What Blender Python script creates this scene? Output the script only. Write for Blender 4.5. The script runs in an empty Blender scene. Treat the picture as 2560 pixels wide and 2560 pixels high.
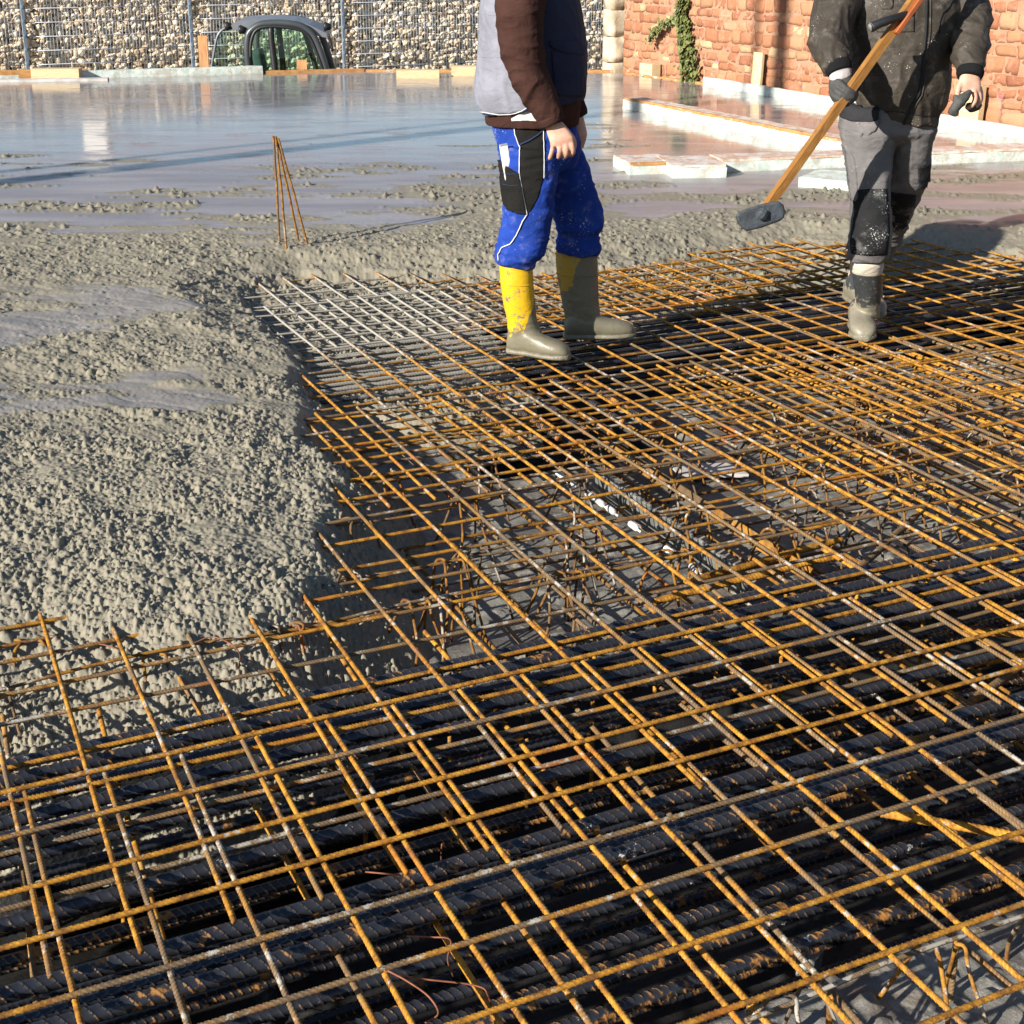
import bpy, bmesh, math, random
import numpy as np
from mathutils import Vector, Matrix, noise as mnoise
from mathutils.bvhtree import BVHTree
random.seed(7); RNG = np.random.default_rng(11)
SC = bpy.context.scene
COL = SC.collection
PI = math.pi

# ------------------------------------------------------------------ camera model (source photograph 2560 x 2560)
F, PX, PY, YH, H = 3500.0, 1280.0, 900.0, -140.0, 1.60
TH = math.atan((PY - YH) / F)
CF = np.array([0, math.cos(TH), -math.sin(TH)]); CU = np.array([0, math.sin(TH), math.cos(TH)])
EYE = np.array([0.0, 0.0, H])
def ray(x, y): return np.array([1.0, 0, 0]) * ((x - PX) / F) + CF - CU * ((y - PY) / F)
def at(x, y, z=0.0):
    r = ray(x, y); return EYE + r * ((z - H) / r[2])
def atY(x, y, Y):
    r = ray(x, y); return EYE + r * (Y / r[1])
AA = math.radians(25.0)                      # everything on the site lies square to one direction
DA = np.array([math.cos(AA), math.sin(AA)]); DB = np.array([math.sin(AA), -math.cos(AA)])
def UV(u, v, z=0.0):
    p = DA * u + DB * v; return Vector((p[0], p[1], z))
def toUV(x, y): return x * DA[0] + y * DA[1], x * DB[0] + y * DB[1]

# ------------------------------------------------------------------ numpy noise
def _h(ix, iy, s):
    n = (ix.astype(np.int64) * 374761393 + iy.astype(np.int64) * 668265263 + s * 974711) & 0x7fffffff
    n = ((n ^ (n >> 13)) * 1274126177) & 0x7fffffff
    n = ((n ^ (n >> 16)) * 461845907) & 0x7fffffff
    return ((n ^ (n >> 14)) & 0xffff) / 65535.0
def vnoise(x, y, s=0):
    ix = np.floor(x); iy = np.floor(y); fx = x - ix; fy = y - iy
    fx = fx * fx * (3 - 2 * fx); fy = fy * fy * (3 - 2 * fy)
    a = _h(ix, iy, s); b = _h(ix + 1, iy, s); c = _h(ix, iy + 1, s); d = _h(ix + 1, iy + 1, s)
    return (a * (1 - fx) + b * fx) * (1 - fy) + (c * (1 - fx) + d * fx) * fy
def fbm(x, y, s=0, o=4):
    t = 0; a = .5
    for i in range(o):
        t = t + a * vnoise(x * 2 ** i + i * 17.3, y * 2 ** i - i * 9.1, s + i); a *= .5
    return t
def lumps(x, y, cell, r0, r1, s, dens=1.0):
    """height of half buried stones of random size scattered over the plane"""
    gx = np.floor(x / cell); gy = np.floor(y / cell); out = np.zeros_like(x)
    for dx in (-1, 0, 1):
        for dy in (-1, 0, 1):
            ix = gx + dx; iy = gy + dy
            px = (ix + _h(ix, iy, s)) * cell; py = (iy + _h(ix, iy, s + 1)) * cell
            r = r0 + (r1 - r0) * _h(ix, iy, s + 2) ** 2
            r = np.where(_h(ix, iy, s + 3) < dens, r, 1e-6)
            st = .75 + .5 * _h(ix, iy, s + 4)
            d2 = ((x - px) * st) ** 2 + ((y - py) / st) ** 2
            out = np.maximum(out, np.sqrt(np.maximum(0, r * r - d2)))
    return out
def sstep(a, b, x):
    t = np.clip((x - a) / (b - a), 0, 1); return t * t * (3 - 2 * t)

# ------------------------------------------------------------------ mesh helpers
def np_mesh(name, V, Q, smooth=True, tris=None):
    me = bpy.data.meshes.new(name)
    V = np.asarray(V, dtype=np.float32); Q = np.asarray(Q, dtype=np.int32).reshape(-1, 4)
    T = np.zeros((0, 3), np.int32) if tris is None else np.asarray(tris, dtype=np.int32).reshape(-1, 3)
    me.vertices.add(len(V)); me.vertices.foreach_set('co', V.ravel())
    me.loops.add(Q.size + T.size); me.loops.foreach_set('vertex_index', np.concatenate([Q.ravel(), T.ravel()]))
    n = len(Q) + len(T); me.polygons.add(n)
    st = np.concatenate([np.arange(len(Q)) * 4, Q.size + np.arange(len(T)) * 3]).astype(np.int32)
    me.polygons.foreach_set('loop_start', st)
    me.polygons.foreach_set('use_smooth', np.full(n, smooth, dtype=bool))
    me.update(calc_edges=True); me.validate()
    return me
def link(name, me, mat=None, parent=None, loc=None):
    o = bpy.data.objects.new(name, me); COL.objects.link(o)
    if mat is not None:
        if len(me.materials) == 0: me.materials.append(mat)
    if parent is not None: o.parent = parent
    if loc is not None: o.location = loc
    return o
def tag(o, label=None, cat=None, group=None, kind=None):
    if label: o['label'] = label
    if cat: o['category'] = cat
    if group: o['group'] = group
    if kind: o['kind'] = kind
    return o
def empty(name, loc=(0, 0, 0), rz=0.0):
    o = bpy.data.objects.new(name, None); COL.objects.link(o); o.location = loc; o.rotation_euler = (0, 0, rz)
    o.empty_display_size = .1; return o
def bm_obj(name, bm, mat, parent=None, smooth=False, loc=None):
    me = bpy.data.meshes.new(name); bm.to_mesh(me); bm.free()
    for p in me.polygons: p.use_smooth = smooth
    return link(name, me, mat, parent, loc)
def box_bm(bm, c, s, rot=None, bevel=0.0, seg=2):
    r = bmesh.ops.create_cube(bm, size=1.0); vs = r['verts']
    bmesh.ops.scale(bm, vec=s, verts=vs)
    if bevel:
        es = list({e for v in vs for e in v.link_edges})
        bv = bmesh.ops.bevel(bm, geom=es, offset=bevel, segments=seg, profile=.6, affect='EDGES')
        vs = list({v for f in bv['faces'] for v in f.verts} | {v for v in vs if v.is_valid})
    if rot is not None: bmesh.ops.rotate(bm, matrix=rot, verts=vs)
    bmesh.ops.translate(bm, vec=c, verts=vs)
    return vs
def rough_box(bm, c, s, rz=0.0, bevel=.004, amp=.003, cuts=3, seed=0):
    """a board or block with slightly worn edges and uneven faces"""
    b2 = bmesh.new(); bmesh.ops.create_cube(b2, size=1.0); bmesh.ops.scale(b2, vec=s, verts=b2.verts)
    bmesh.ops.subdivide_edges(b2, edges=b2.edges[:], cuts=cuts, use_grid_fill=True)
    lg = 0 if s[0] >= s[1] else 1
    for _ in range(2 if max(s) > .8 else 0):
        es = [e for e in b2.edges if abs((e.verts[0].co - e.verts[1].co)[lg]) > .02]
        bmesh.ops.subdivide_edges(b2, edges=es, cuts=2, use_grid_fill=True)
    for v in b2.verts:
        n = mnoise.noise_vector(v.co * 9 + Vector((seed * 3.1, seed, 7))); v.co += n * amp
    bmesh.ops.rotate(b2, matrix=Matrix.Rotation(rz, 3, 'Z'), verts=b2.verts); bmesh.ops.translate(b2, vec=c, verts=b2.verts)
    me = bpy.data.meshes.new('tmp'); b2.to_mesh(me); b2.free(); bm.from_mesh(me); bpy.data.meshes.remove(me)
def tube(pts, rad, sides=8, sub=1, caps=True):
    """numpy tube along a polyline (Catmull-Rom when sub > 1)"""
    P = np.array(pts, float); R = np.full(len(P), rad, float) if np.isscalar(rad) else np.array(rad, float)
    if sub > 1:
        Pe = np.vstack([2 * P[0] - P[1], P, 2 * P[-1] - P[-2]]); Re = np.concatenate([[R[0]], R, [R[-1]]])
        o = []; ro = []
        for i in range(1, len(Pe) - 2):
            for k in range(sub):
                t = k / sub
                a, b, c, d = Pe[i - 1], Pe[i], Pe[i + 1], Pe[i + 2]
                o.append(.5 * (2 * b + (c - a) * t + (2 * a - 5 * b + 4 * c - d) * t * t + (3 * b - 3 * c + d - a) * t ** 3))
                ro.append(Re[i] * (1 - t) + Re[i + 1] * t)
        o.append(P[-1]); ro.append(R[-1]); P = np.array(o); R = np.array(ro)
    T = np.gradient(P, axis=0); T /= np.linalg.norm(T, axis=1)[:, None] + 1e-12
    n = np.array([0, 0, 1.0]) if abs(T[0][2]) < .9 else np.array([1.0, 0, 0])
    V = []; ang = np.linspace(0, 2 * PI, sides, endpoint=False)
    for i in range(len(P)):
        n = n - T[i] * (n @ T[i]); n /= np.linalg.norm(n) + 1e-12
        b = np.cross(T[i], n)
        V.append(P[i] + R[i] * (np.cos(ang)[:, None] * n + np.sin(ang)[:, None] * b))
    V = np.vstack(V); Q = []
    m = len(P); i = np.arange(m - 1)[:, None] * sides; j = np.arange(sides)[None, :]; k = (j + 1) % sides
    Q = np.stack([i + j, i + k, i + k + sides, i + j + sides], -1).reshape(-1, 4); T3 = None
    if caps:
        V = np.vstack([V, P[0], P[-1]]); c0, c1 = len(V) - 2, len(V) - 1; jj = np.arange(sides); kk = (jj + 1) % sides
        T3 = np.vstack([np.stack([np.full(sides, c0), kk, jj], -1), np.stack([np.full(sides, c1), jj + (m - 1) * sides, kk + (m - 1) * sides], -1)])
    return V, Q, T3
class Acc:
    """collects tubes and patches into one mesh"""
    def __init__(s): s.V = []; s.Q = []; s.T = []; s.n = 0
    def add(s, V, Q, T=None):
        s.V.append(V); s.Q.append(np.asarray(Q).reshape(-1, 4) + s.n)
        if T is not None: s.T.append(np.asarray(T).reshape(-1, 3) + s.n)
        s.n += len(V); return s
    def tube(s, *a, **k): return s.add(*tube(*a, **k))
    def obj(s, name, mat, parent=None, smooth=True):
        return link(name, np_mesh(name, np.vstack(s.V), np.vstack(s.Q) if s.Q else [], smooth, np.vstack(s.T) if s.T else None), mat, parent)

# ------------------------------------------------------------------ material helpers
class N:
    def __init__(s, name):
        s.m = bpy.data.materials.new(name); s.m.use_nodes = True; s.t = s.m.node_tree
        s.b = s.t.nodes['Principled BSDF']; s.o = s.t.nodes['Material Output']
    def new(s, typ, **kw):
        n = s.t.nodes.new(typ)
        for k, v in kw.items(): setattr(n, k, v)
        return n
    def put(s, sock, v):
        if v is None: return
        if hasattr(v, 'is_output'): s.t.links.new(v, sock)
        elif isinstance(v, (tuple, list)) and len(v) == 3 and sock.type == 'RGBA': sock.default_value = (*v, 1)
        else: sock.default_value = v
    def pos(s): return s.new('ShaderNodeNewGeometry').outputs['Position']
    def nrm(s): return s.new('ShaderNodeNewGeometry').outputs['Normal']
    def objc(s): return s.new('ShaderNodeTexCoord').outputs['Object']
    def rnd(s): return s.new('ShaderNodeObjectInfo').outputs['Random']
    def attr(s, a): return s.new('ShaderNodeAttribute', attribute_name=a).outputs['Fac']
    def noise(s, vec, scale, detail=4, rough=.55, dist=0.0):
        n = s.new('ShaderNodeTexNoise'); s.put(n.inputs['Vector'], vec); n.inputs['Scale'].default_value = scale
        n.inputs['Detail'].default_value = detail; n.inputs['Roughness'].default_value = rough; n.inputs['Distortion'].default_value = dist
        return n.outputs['Fac']
    def vor(s, vec, scale, feature='F1'):
        n = s.new('ShaderNodeTexVoronoi', feature=feature); s.put(n.inputs['Vector'], vec); n.inputs['Scale'].default_value = scale
        return n.outputs['Distance']
    def wave(s, vec, scale, dist=0, det=2, dir='X'):
        n = s.new('ShaderNodeTexWave', bands_direction=dir); s.put(n.inputs['Vector'], vec); n.inputs['Scale'].default_value = scale
        n.inputs['Distortion'].default_value = dist; n.inputs['Detail'].default_value = det; return n.outputs['Fac']
    def map(s, vec, scale=(1, 1, 1), rot=(0, 0, 0), loc=(0, 0, 0)):
        n = s.new('ShaderNodeMapping'); s.put(n.inputs['Vector'], vec); n.inputs['Scale'].default_value = scale
        n.inputs['Rotation'].default_value = rot; n.inputs['Location'].default_value = loc; return n.outputs['Vector']
    def math(s, op, a, b=0.0, c=0.0, clamp=False):
        n = s.new('ShaderNodeMath', operation=op, use_clamp=clamp)
        for i, v in enumerate((a, b, c)): s.put(n.inputs[i], v)
        return n.outputs[0]
    def mr(s, v, a, b, c=0.0, d=1.0):
        n = s.new('ShaderNodeMapRange', interpolation_type='SMOOTHSTEP'); s.put(n.inputs[0], v)
        for i, x in enumerate((a, b, c, d)): s.put(n.inputs[i + 1], x)
        return n.outputs[0]
    def ramp(s, v, stops):
        n = s.new('ShaderNodeValToRGB'); s.put(n.inputs[0], v); e = n.color_ramp.elements
        while len(e) < len(stops): e.new(.5)
        for x, (p, c) in zip(e, stops): x.position = p; x.color = (*c, 1)
        return n.outputs[0]
    def mix(s, f, a, b):
        n = s.new('ShaderNodeMix', data_type='RGBA'); s.put(n.inputs[0], f); s.put(n.inputs[6], a); s.put(n.inputs[7], b); return n.outputs[2]
    def sep(s, v):
        n = s.new('ShaderNodeSeparateXYZ'); s.put(n.inputs[0], v); return n.outputs
    def bump(s, h, strength, dist=.01, nrm=None):
        n = s.new('ShaderNodeBump'); s.put(n.inputs['Height'], h); n.inputs['Strength'].default_value = strength; n.inputs['Distance'].default_value = dist
        if nrm is not None: s.put(n.inputs['Normal'], nrm)
        return n.outputs[0]
    def done(s, col=None, rough=None, metal=None, nrm=None, spec=None, sheen=None):
        I = s.b.inputs
        s.put(I['Base Color'], col); s.put(I['Roughness'], rough); s.put(I['Metallic'], metal); s.put(I['Normal'], nrm)
        if spec is not None: s.put(I['Specular IOR Level'], spec)
        if sheen is not None: s.put(I['Sheen Weight'], sheen)
        return s.m
def plain(name, col, rough=.6, metal=0, var=.25, scale=8, bump=0.0, bscale=60):
    m = N(name); p = m.objc(); n = m.noise(p, scale, 5)
    c = m.mix(m.mr(n, .3, .7), tuple(x * (1 - var) for x in col), tuple(min(1, x * (1 + var)) for x in col))
    return m.done(c, rough, metal, m.bump(m.noise(p, bscale, 4), bump, .01) if bump else None)

# rust and mill-scale steel; grey mortar splashes are stains with a shape of their own
def zone(m, P, cu, cv, ru, rv):
    q = m.map(P, rot=(0, 0, -AA)); x = m.sep(q)
    a = m.math('MULTIPLY', m.math('SUBTRACT', x[0], cu), 1 / ru); b = m.math('MULTIPLY', m.math('SUBTRACT', m.math('MULTIPLY', x[1], -1.0), cv), 1 / rv)
    return m.math('SUBTRACT', 1.0, m.math('SQRT', m.math('ADD', m.math('MULTIPLY', a, a), m.math('MULTIPLY', b, b))), clamp=True)
def rust_mat(name, bright=1.0, splash=.0, thick=False):
    m = N(name); P = m.pos(); r = m.rnd(); rib = m.attr('rib')
    n1 = m.noise(P, 42, 6, .7); n2 = m.noise(P, 6, 3)
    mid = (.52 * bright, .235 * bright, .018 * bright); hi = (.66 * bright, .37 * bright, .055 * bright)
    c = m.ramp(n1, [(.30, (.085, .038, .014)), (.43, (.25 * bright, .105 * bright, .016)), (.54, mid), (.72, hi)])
    c = m.mix(m.mr(rib, .75, .0, 0, .42), c, (.12, .055, .018))
    c = m.mix(m.mr(m.math('ADD', m.math('ADD', n2, m.math('MULTIPLY', n1, .3)), m.math('MULTIPLY', r, .5)),   .86, 1.08, 0, .8), c, m.mix(rib, (.085, .068, .050), (.24, .185, .11)))
    c = m.mix(m.mr(m.noise(P, 3.1, 2), .62, .72, 0, .6), c, (.42, .12, .014))
    up = m.mr(m.sep(m.nrm())[2], -.2, .5)
    sp = m.noise(P, 38, 6, .75); sz = m.noise(P, 5.0, 3)
    k = m.math('ADD', sp, m.math('MULTIPLY', m.math('SUBTRACT', sz, .5), .65))
    k = m.math('ADD', k, m.math('MULTIPLY', m.math('SUBTRACT', r, .5), .08))
    spot = m.math('MULTIPLY', m.mr(k, .592 - splash, .636 - splash), up)
    z = m.math('ADD', m.math('MULTIPLY', zone(m, P, 1.90, -6.05, 1.25, 1.40), 1.30), m.math('MULTIPLY', zone(m, P, 1.22, -4.0, .34, 1.5), .42), clamp=True)
    coat = m.mr(m.math('ADD', m.math('MULTIPLY', z, .55), m.math('MULTIPLY', sp, .9)), .70, .84)
    cem = m.mix(sp, (.20, .175, .135), (.46, .43, .37))
    c = m.mix(m.math('MAXIMUM', spot, coat), c, cem)
    return m.done(c, .78, 0.0, m.bump(m.noise(P, 420, 3), .45, .0012), spec=.25)
def dark_mat(name='mill_scale_steel', more=0.0):
    m = N(name); P = m.pos(); rib = m.attr('rib')
    n = m.noise(P, 24, 5, .7); nz = m.sep(m.nrm())[2]; nf = m.noise(P, 6, 3)
    k = m.math('ADD', m.math('ADD', n, m.math('MULTIPLY', rib, .16)), m.math('MULTIPLY', m.math('SUBTRACT', nf, .5), .35))
    k = m.math('ADD', k, m.math('MULTIPLY', m.math('SUBTRACT', m.rnd(), .5), .14))
    rust = m.mr(k, .665 - more, .80 - more, 0, .9)
    c = m.mix(rust, (.046, .049, .060), (.34, .145, .020))
    c = m.mix(m.mr(rib, .35, .9, 0, .55), c, (.24, .19, .13))  # lighter rib crests, their glints painted into the colour
    spl = m.mr(m.math('ADD', m.noise(P, 38, 6, .75), m.math('MULTIPLY', m.math('SUBTRACT', m.noise(P, 5, 3), .5), .6)), .70, .74)
    c = m.mix(spl, c, (.5, .48, .44))
    zc = m.math('MULTIPLY', zone(m, P, 1.85, -5.5, 1.0, 1.1), 1.25)
    cz = m.mr(m.math('ADD', m.math('MULTIPLY', zc, .9), m.math('MULTIPLY', n, .5)), .60, .78)
    c = m.mix(cz, c, (.26, .24, .20))
    dry = m.math('MAXIMUM', m.math('MAXIMUM', rust, spl), cz)
    return m.done(c, m.mr(dry, 0, 1, .26, .8), m.mr(dry, 0, 1, .55, 0), m.bump(m.noise(P, 300, 3), .15, .001), spec=.5)
M = {}
M['rust'] = rust_mat('rusty_rebar_steel', 1.0, .0)
M['rust_orange'] = rust_mat('bright_rust_steel', 1.15, -.04)
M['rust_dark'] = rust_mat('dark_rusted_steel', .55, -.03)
M['rust_white'] = rust_mat('white_splashed_steel', .8, .16)
M['rust_cement'] = rust_mat('mortar_splashed_rusty_steel', .60, .035)
M['dark'] = dark_mat(); M['dark_rusty'] = dark_mat('rusting_mill_scale_steel', .10)
M['tie'] = plain('rusty_tie_wire', (.22, .075, .035), .7, .2, .3, 40)
M['saw_cut'] = plain('rusty_cut_end', (.42, .17, .05), .6, .2, .25, 60)

# ------------------------------------------------------------------ ribbed bars
def rebar(name, L, r, pitch, h, per=4, sides=10, sag=0.0, lean=1.0, seed=0, cres=True, sharp=1.7):
    n = int(L / pitch * per) + 1; s = np.linspace(0, L, n); th = np.linspace(0, 2 * PI, sides, endpoint=False)
    S, T = np.meshgrid(s, th, indexing='ij')
    side = np.where(np.sin(T) >= 0, 1.0, -1.0)
    ph = S / pitch + lean * (np.cos(T) * .55) * side + np.where(side > 0, 0, .5)
    w = np.clip(np.cos(2 * PI * ph) * sharp - (sharp - 1), 0, 1)
    R = r + h * w * (np.abs(np.sin(T)) ** .6 if cres else 1.0) + h * .55 * (np.abs(np.cos(T)) > .97)
    rs = np.random.default_rng(seed); k = np.arange(1, 4)
    by = sum(rs.normal() * sag / q * np.sin(S * q * 2 * PI / max(L, .5) + rs.uniform(0, 6)) for q in k)
    bz = sum(rs.normal() * sag / q * np.sin(S * q * 2 * PI / max(L, .5) + rs.uniform(0, 6)) for q in k)
    V = np.stack([S, R * np.cos(T) + by, R * np.sin(T) + bz], -1).reshape(-1, 3)
    i = np.arange(n - 1)[:, None] * sides; j = np.arange(sides)[None]; q = (j + 1) % sides
    Q = np.stack([i + j, i + q, i + q + sides, i + j + sides], -1).reshape(-1, 4)
    c0 = V[:sides].mean(0); c1 = V[-sides:].mean(0); V = np.vstack([V, c0, c1]); a = np.arange(sides); b = (a + 1) % sides
    T3 = np.vstack([np.stack([np.full(sides, len(V) - 2), b, a], -1), np.stack([np.full(sides, len(V) - 1), a + (n - 1) * sides, b + (n - 1) * sides], -1)])
    me = np_mesh(name, V, Q, True, T3)
    at_ = me.attributes.new('rib', 'FLOAT', 'POINT'); at_.data.foreach_set('value', np.concatenate([(w * (np.abs(np.sin(T)) ** .6 if cres else 1.0)).ravel(), [0, 0]]).astype(np.float32))
    return me
def lay(o, u, v, z, along, dang=0.0, roll=0.0, dz=0.0):
    """place a bar built along +X: along 'A' (screen left to right) or 'B' (towards the camera)"""
    o.location = UV(u, v, z)
    a = AA if along == 'A' else AA - PI / 2
    o.rotation_euler = (roll, dz, a + dang)
    return o

WORDS = ['first', 'second', 'third', 'fourth', 'fifth', 'sixth', 'seventh', 'eighth', 'ninth', 'tenth', 'eleventh', 'twelfth', 'thirteenth', 'fourteenth', 'fifteenth', 'sixteenth', 'seventeenth', 'eighteenth', 'nineteenth', 'twentieth']
mA = [rebar('cross_bar', 6.0, .0047, .0115, .0017, 5, 9, .0040, 1.2, i) for i in range(4)]
mB = [rebar('long_bar', 2.56, .0050, .0092, .0011, 5, 9, .002, .8, 20 + i) for i in range(4)]
for me in mA + mB: me.materials.append(M['rust'])
def sheet(name, label, u0, ub, nb, v0, na, sv, su, zA, zB, ang=0.0, blen=None, over=.025, alen=6.0, mat='rust', skip=()):
    """a welded mesh: na long bars across, nb bars towards the camera; every bar is a part"""
    t = empty(name, UV(u0, v0, 0), ang); tag(t, label, 'rebar mesh', 'welded reinforcement mesh sheets')
    t.rotation_euler = (0, 0, AA + ang)
    for i in range(na):
        o = link('cross_bar', random.choice(mA), None, t)
        o.location = (0, -i * sv + random.uniform(-.003, .003), zA + random.uniform(-.001, .001))
        o.scale = (alen / 6.0, 1, 1)
        o.rotation_euler = (random.choice((0, .7, 1.6, 2.4)), random.uniform(-.0006, .0006), random.uniform(-.0016, .0016))
    for j in range(nb):
        if j in skip: continue
        o = link('long_bar', random.choice(mB), None, t)
        o.location = (ub - u0 + j * su + random.uniform(-.003, .003), over + random.uniform(-.006, .006), zB + random.uniform(-.001, .001))
        o.rotation_euler = (random.choice((0, .9, 1.7, 2.6)), random.uniform(-.001, .001), -PI / 2 + random.uniform(-.003, .003))
    if mat != 'rust':
        for c in t.children:
            c.data = c.data.copy(); c.data.materials.clear(); c.data.materials.append(M[mat])
    return t
sheet('rebar_mesh', 'rust orange mesh nearest the camera, topmost of the sheets, over the front trench', -.75, -.32, 32, -2.595, 16, .1565, .1555, 0, -.010, 0)
sheet('rebar_mesh', 'rusty mesh in the middle, its left bars running into the concrete edge', -.35, -.20, 25, -4.575, 16, .1545, .1568, -.020, -.010, 0, alen=4.1)
sheet('rebar_mesh', 'rusty mesh at the right edge, just nearer than the dark boots', 3.62, 3.70, 22, -4.47, 16, .1545, .1545, -.004, .006, -.012, alen=3.6)
sheet('rebar_mesh', 'mesh under the yellow boots, left half coated pale grey with mortar', 1.12, 1.323, 16, -6.24, 17, .1530, .1560, -.038, -.029, 0, alen=2.7)
sheet('rebar_mesh', 'orange welded mesh under the dark trousered worker, half in shadow', 3.30, 3.294, 24, -6.20, 17, .1530, .1480, -.020, -.010, .012, alen=3.7)
sheet('rebar_mesh', 'farthest left mesh sheet at the concrete front, bars white with dried mortar', 1.40, 1.589, 16, -8.06, 17, .1545, .1560, -.056, -.047, 0, alen=2.7)
sheet('rebar_mesh', 'farthest right mesh sheet behind the dark boots, rust orange up to the raw concrete', 3.85, 3.9, 22, -7.95, 17, .1530, .1545, -.040, -.030, .006, alen=3.7)

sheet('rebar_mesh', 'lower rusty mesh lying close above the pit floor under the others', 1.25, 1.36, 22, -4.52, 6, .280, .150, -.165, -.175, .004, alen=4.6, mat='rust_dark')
# thick dark bars: four shared meshes, every bar an object of its own
mT = [rebar('thick_bar', 5.4, .0137, .0215, .0024, 10, 20, .004, .95, 40 + i, sharp=3.4) for i in range(3)]
mT2 = [rebar('thick_bar', 4.6, .0085, .013, .0022, 5, 10, .004, 1.0, 50 + i) for i in range(3)]
mT3 = [rebar('column_bar', .95, .0140, .014, .0016, 5, 14, .001, .4, 60 + i) for i in range(2)]
mTr = [rebar('thick_bar', 5.4, .0118, .018, .0025, 8, 16, .004, .90, 45 + i, sharp=2.8) for i in range(2)]
for me in mT + mT2: me.materials.append(M['dark'])
for me in mTr: me.materials.append(M['dark_rusty'])
for me in mT3: me.materials.append(M['dark_rusty'])
def bars(vs, z, meshes, u0, what, where, group, jit=.008, ej=.0):
    for i, v in enumerate(vs):
        o = link('thick_rebar', random.choice(meshes))
        lay(o, u0 + random.uniform(-.3, .3) * ej, v, z + random.uniform(-.003, .003), 'A', random.uniform(-.004, .004), random.uniform(0, 6), random.uniform(-.001, .001))
        tag(o, f'{what} {where}, {WORDS[i]} from the far side', 'rebar', group)
bars([-2.765, -2.705, -2.635, -2.565, -2.505, -2.43, -2.25, -2.075, -2.005, -1.972], -.046, mT, -1.0, 'thick blue-black bar,', 'top layer of front trench', 'thick dark bars in the front trench')
bars([-2.60, -2.48, -2.36, -2.25, -2.14, -2.03, -1.94, -1.85, -1.77], -.21, mTr, -1.1, 'half shaded thick bar,', 'middle layer of front trench', 'thick dark bars in the front trench', ej=1)
bars([-2.85, -2.72, -2.58, -2.44, -2.30, -2.18, -2.06, -1.96, -1.86, -1.77], -.50, mTr, -1.2, 'dark thick bar,', 'bottom of front trench', 'thick dark bars in the front trench', ej=1)
bars([-5.52, -5.42, -5.33, -5.25, -5.18, -5.12, -5.06, -5.0, -4.93, -4.87], -.062, mT2, 1.35, 'grey ribbed bar,', 'far trench between the workers', 'ribbed bars in the far trench')
bars([-5.5, -5.38, -5.26, -5.14, -5.02, -4.92], -.20, mT2, 1.5, 'shaded ribbed bar,', 'under top bars of far trench', 'ribbed bars in the far trench')
for i, (u, v, z) in enumerate([(2.03, -4.28, -.10), (2.09, -4.24, -.145), (2.165, -4.25, -.10), (2.225, -4.22, -.135), (2.29, -4.27, -.10), (2.36, -4.26, -.115), (2.45, -4.3, -.10), (2.535, -4.262, -.10), (2.62, -4.3, -.125)]):
    o = link('column_rebar', mT3[i % 2]); lay(o, u - .12 * .0, v - .93, z, 'B', random.uniform(-.02, .02), random.uniform(0, 6))
    tag(o, f'short thick bar with rusty sawn end towards the camera, {WORDS[i]} from left in bundle', 'rebar', 'bundle of short thick bars under the mesh')
    e = Acc(); e.tube([(.951, 0, 0), (.953, 0, 0)], .0142, 14); e.obj('sawn_end', M['saw_cut'], o)
# orange bars lying towards the camera under the mesh
mO = [rebar('loose_bar', 3.0, .0062, .0085, .0006, 4, 8, .003, .5, 70 + i) for i in range(3)]
for me in mO: me.materials.append(M['rust_orange'])
lo = [(2.80, -4.42), (2.97, -4.62), (3.03, -4.60), (3.17, -4.55), (3.30, -4.58), (3.36, -4.5), (3.47, -4.5), (3.60, -4.45), (3.66, -4.5), (3.80, -4.5), (3.93, -4.42), (3.98, -4.4), (4.12, -4.42), (4.26, -4.38), (4.32, -4.4), (4.46, -4.4), (4.60, -4.42), (4.78, -4.4), (4.97, -4.4), (5.15, -4.3)]
for i, (u, v) in enumerate(lo):
    o = link('loose_rebar', random.choice(mO)); lay(o, u, v - .1, -.052 - .012 * (i % 3), 'B', random.uniform(-.02, .012), random.uniform(0, 6), .004)
    tag(o, f'bright orange bar beneath the right meshes, {WORDS[i]} from the left of the row', 'rebar', 'bright orange bars under the mesh')
# stirrups of the front trench: top leg, two uprights
sB = rebar('stirrup', 1.55, .0056, .0085, .0008, 4, 8, .002, .8, 90); sB.materials.append(M['rust_orange'])
sU = rebar('upright', .48, .0056, .0085, .0008, 3, 8, .001, .8, 91); sU.materials.append(M['rust_orange'])
us = [-.52, -.30, -.06, .13, .33, .52, .73, .93, 1.13, 1.33, 1.52, 1.72, 1.93, 2.15, 2.38, 2.62, 2.9, 3.2]
for i, u in enumerate(us):
    o = link('stirrup', sB); lay(o, u + random.uniform(-.03, .03), -3.0 + random.uniform(-.03, .05), -.072, 'B', random.uniform(-.05, .05), random.uniform(0, 6), .010)
    tag(o, f'orange stirrup crossing the front trench below the thick bars, {WORDS[i]} from the left', 'stirrup', 'stirrups of the front trench')
    for x in (.16, 1.42):
        q = link('upright', sU, None, o); q.location = (x, 0, 0); q.rotation_euler = (0, PI / 2, 0)
        q.matrix_parent_inverse = Matrix.Identity(4)
        q.rotation_euler = (Matrix.Rotation(-o.rotation_euler[0], 3, 'X') @ Matrix.Rotation(PI / 2, 3, 'Y')).to_euler()

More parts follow.
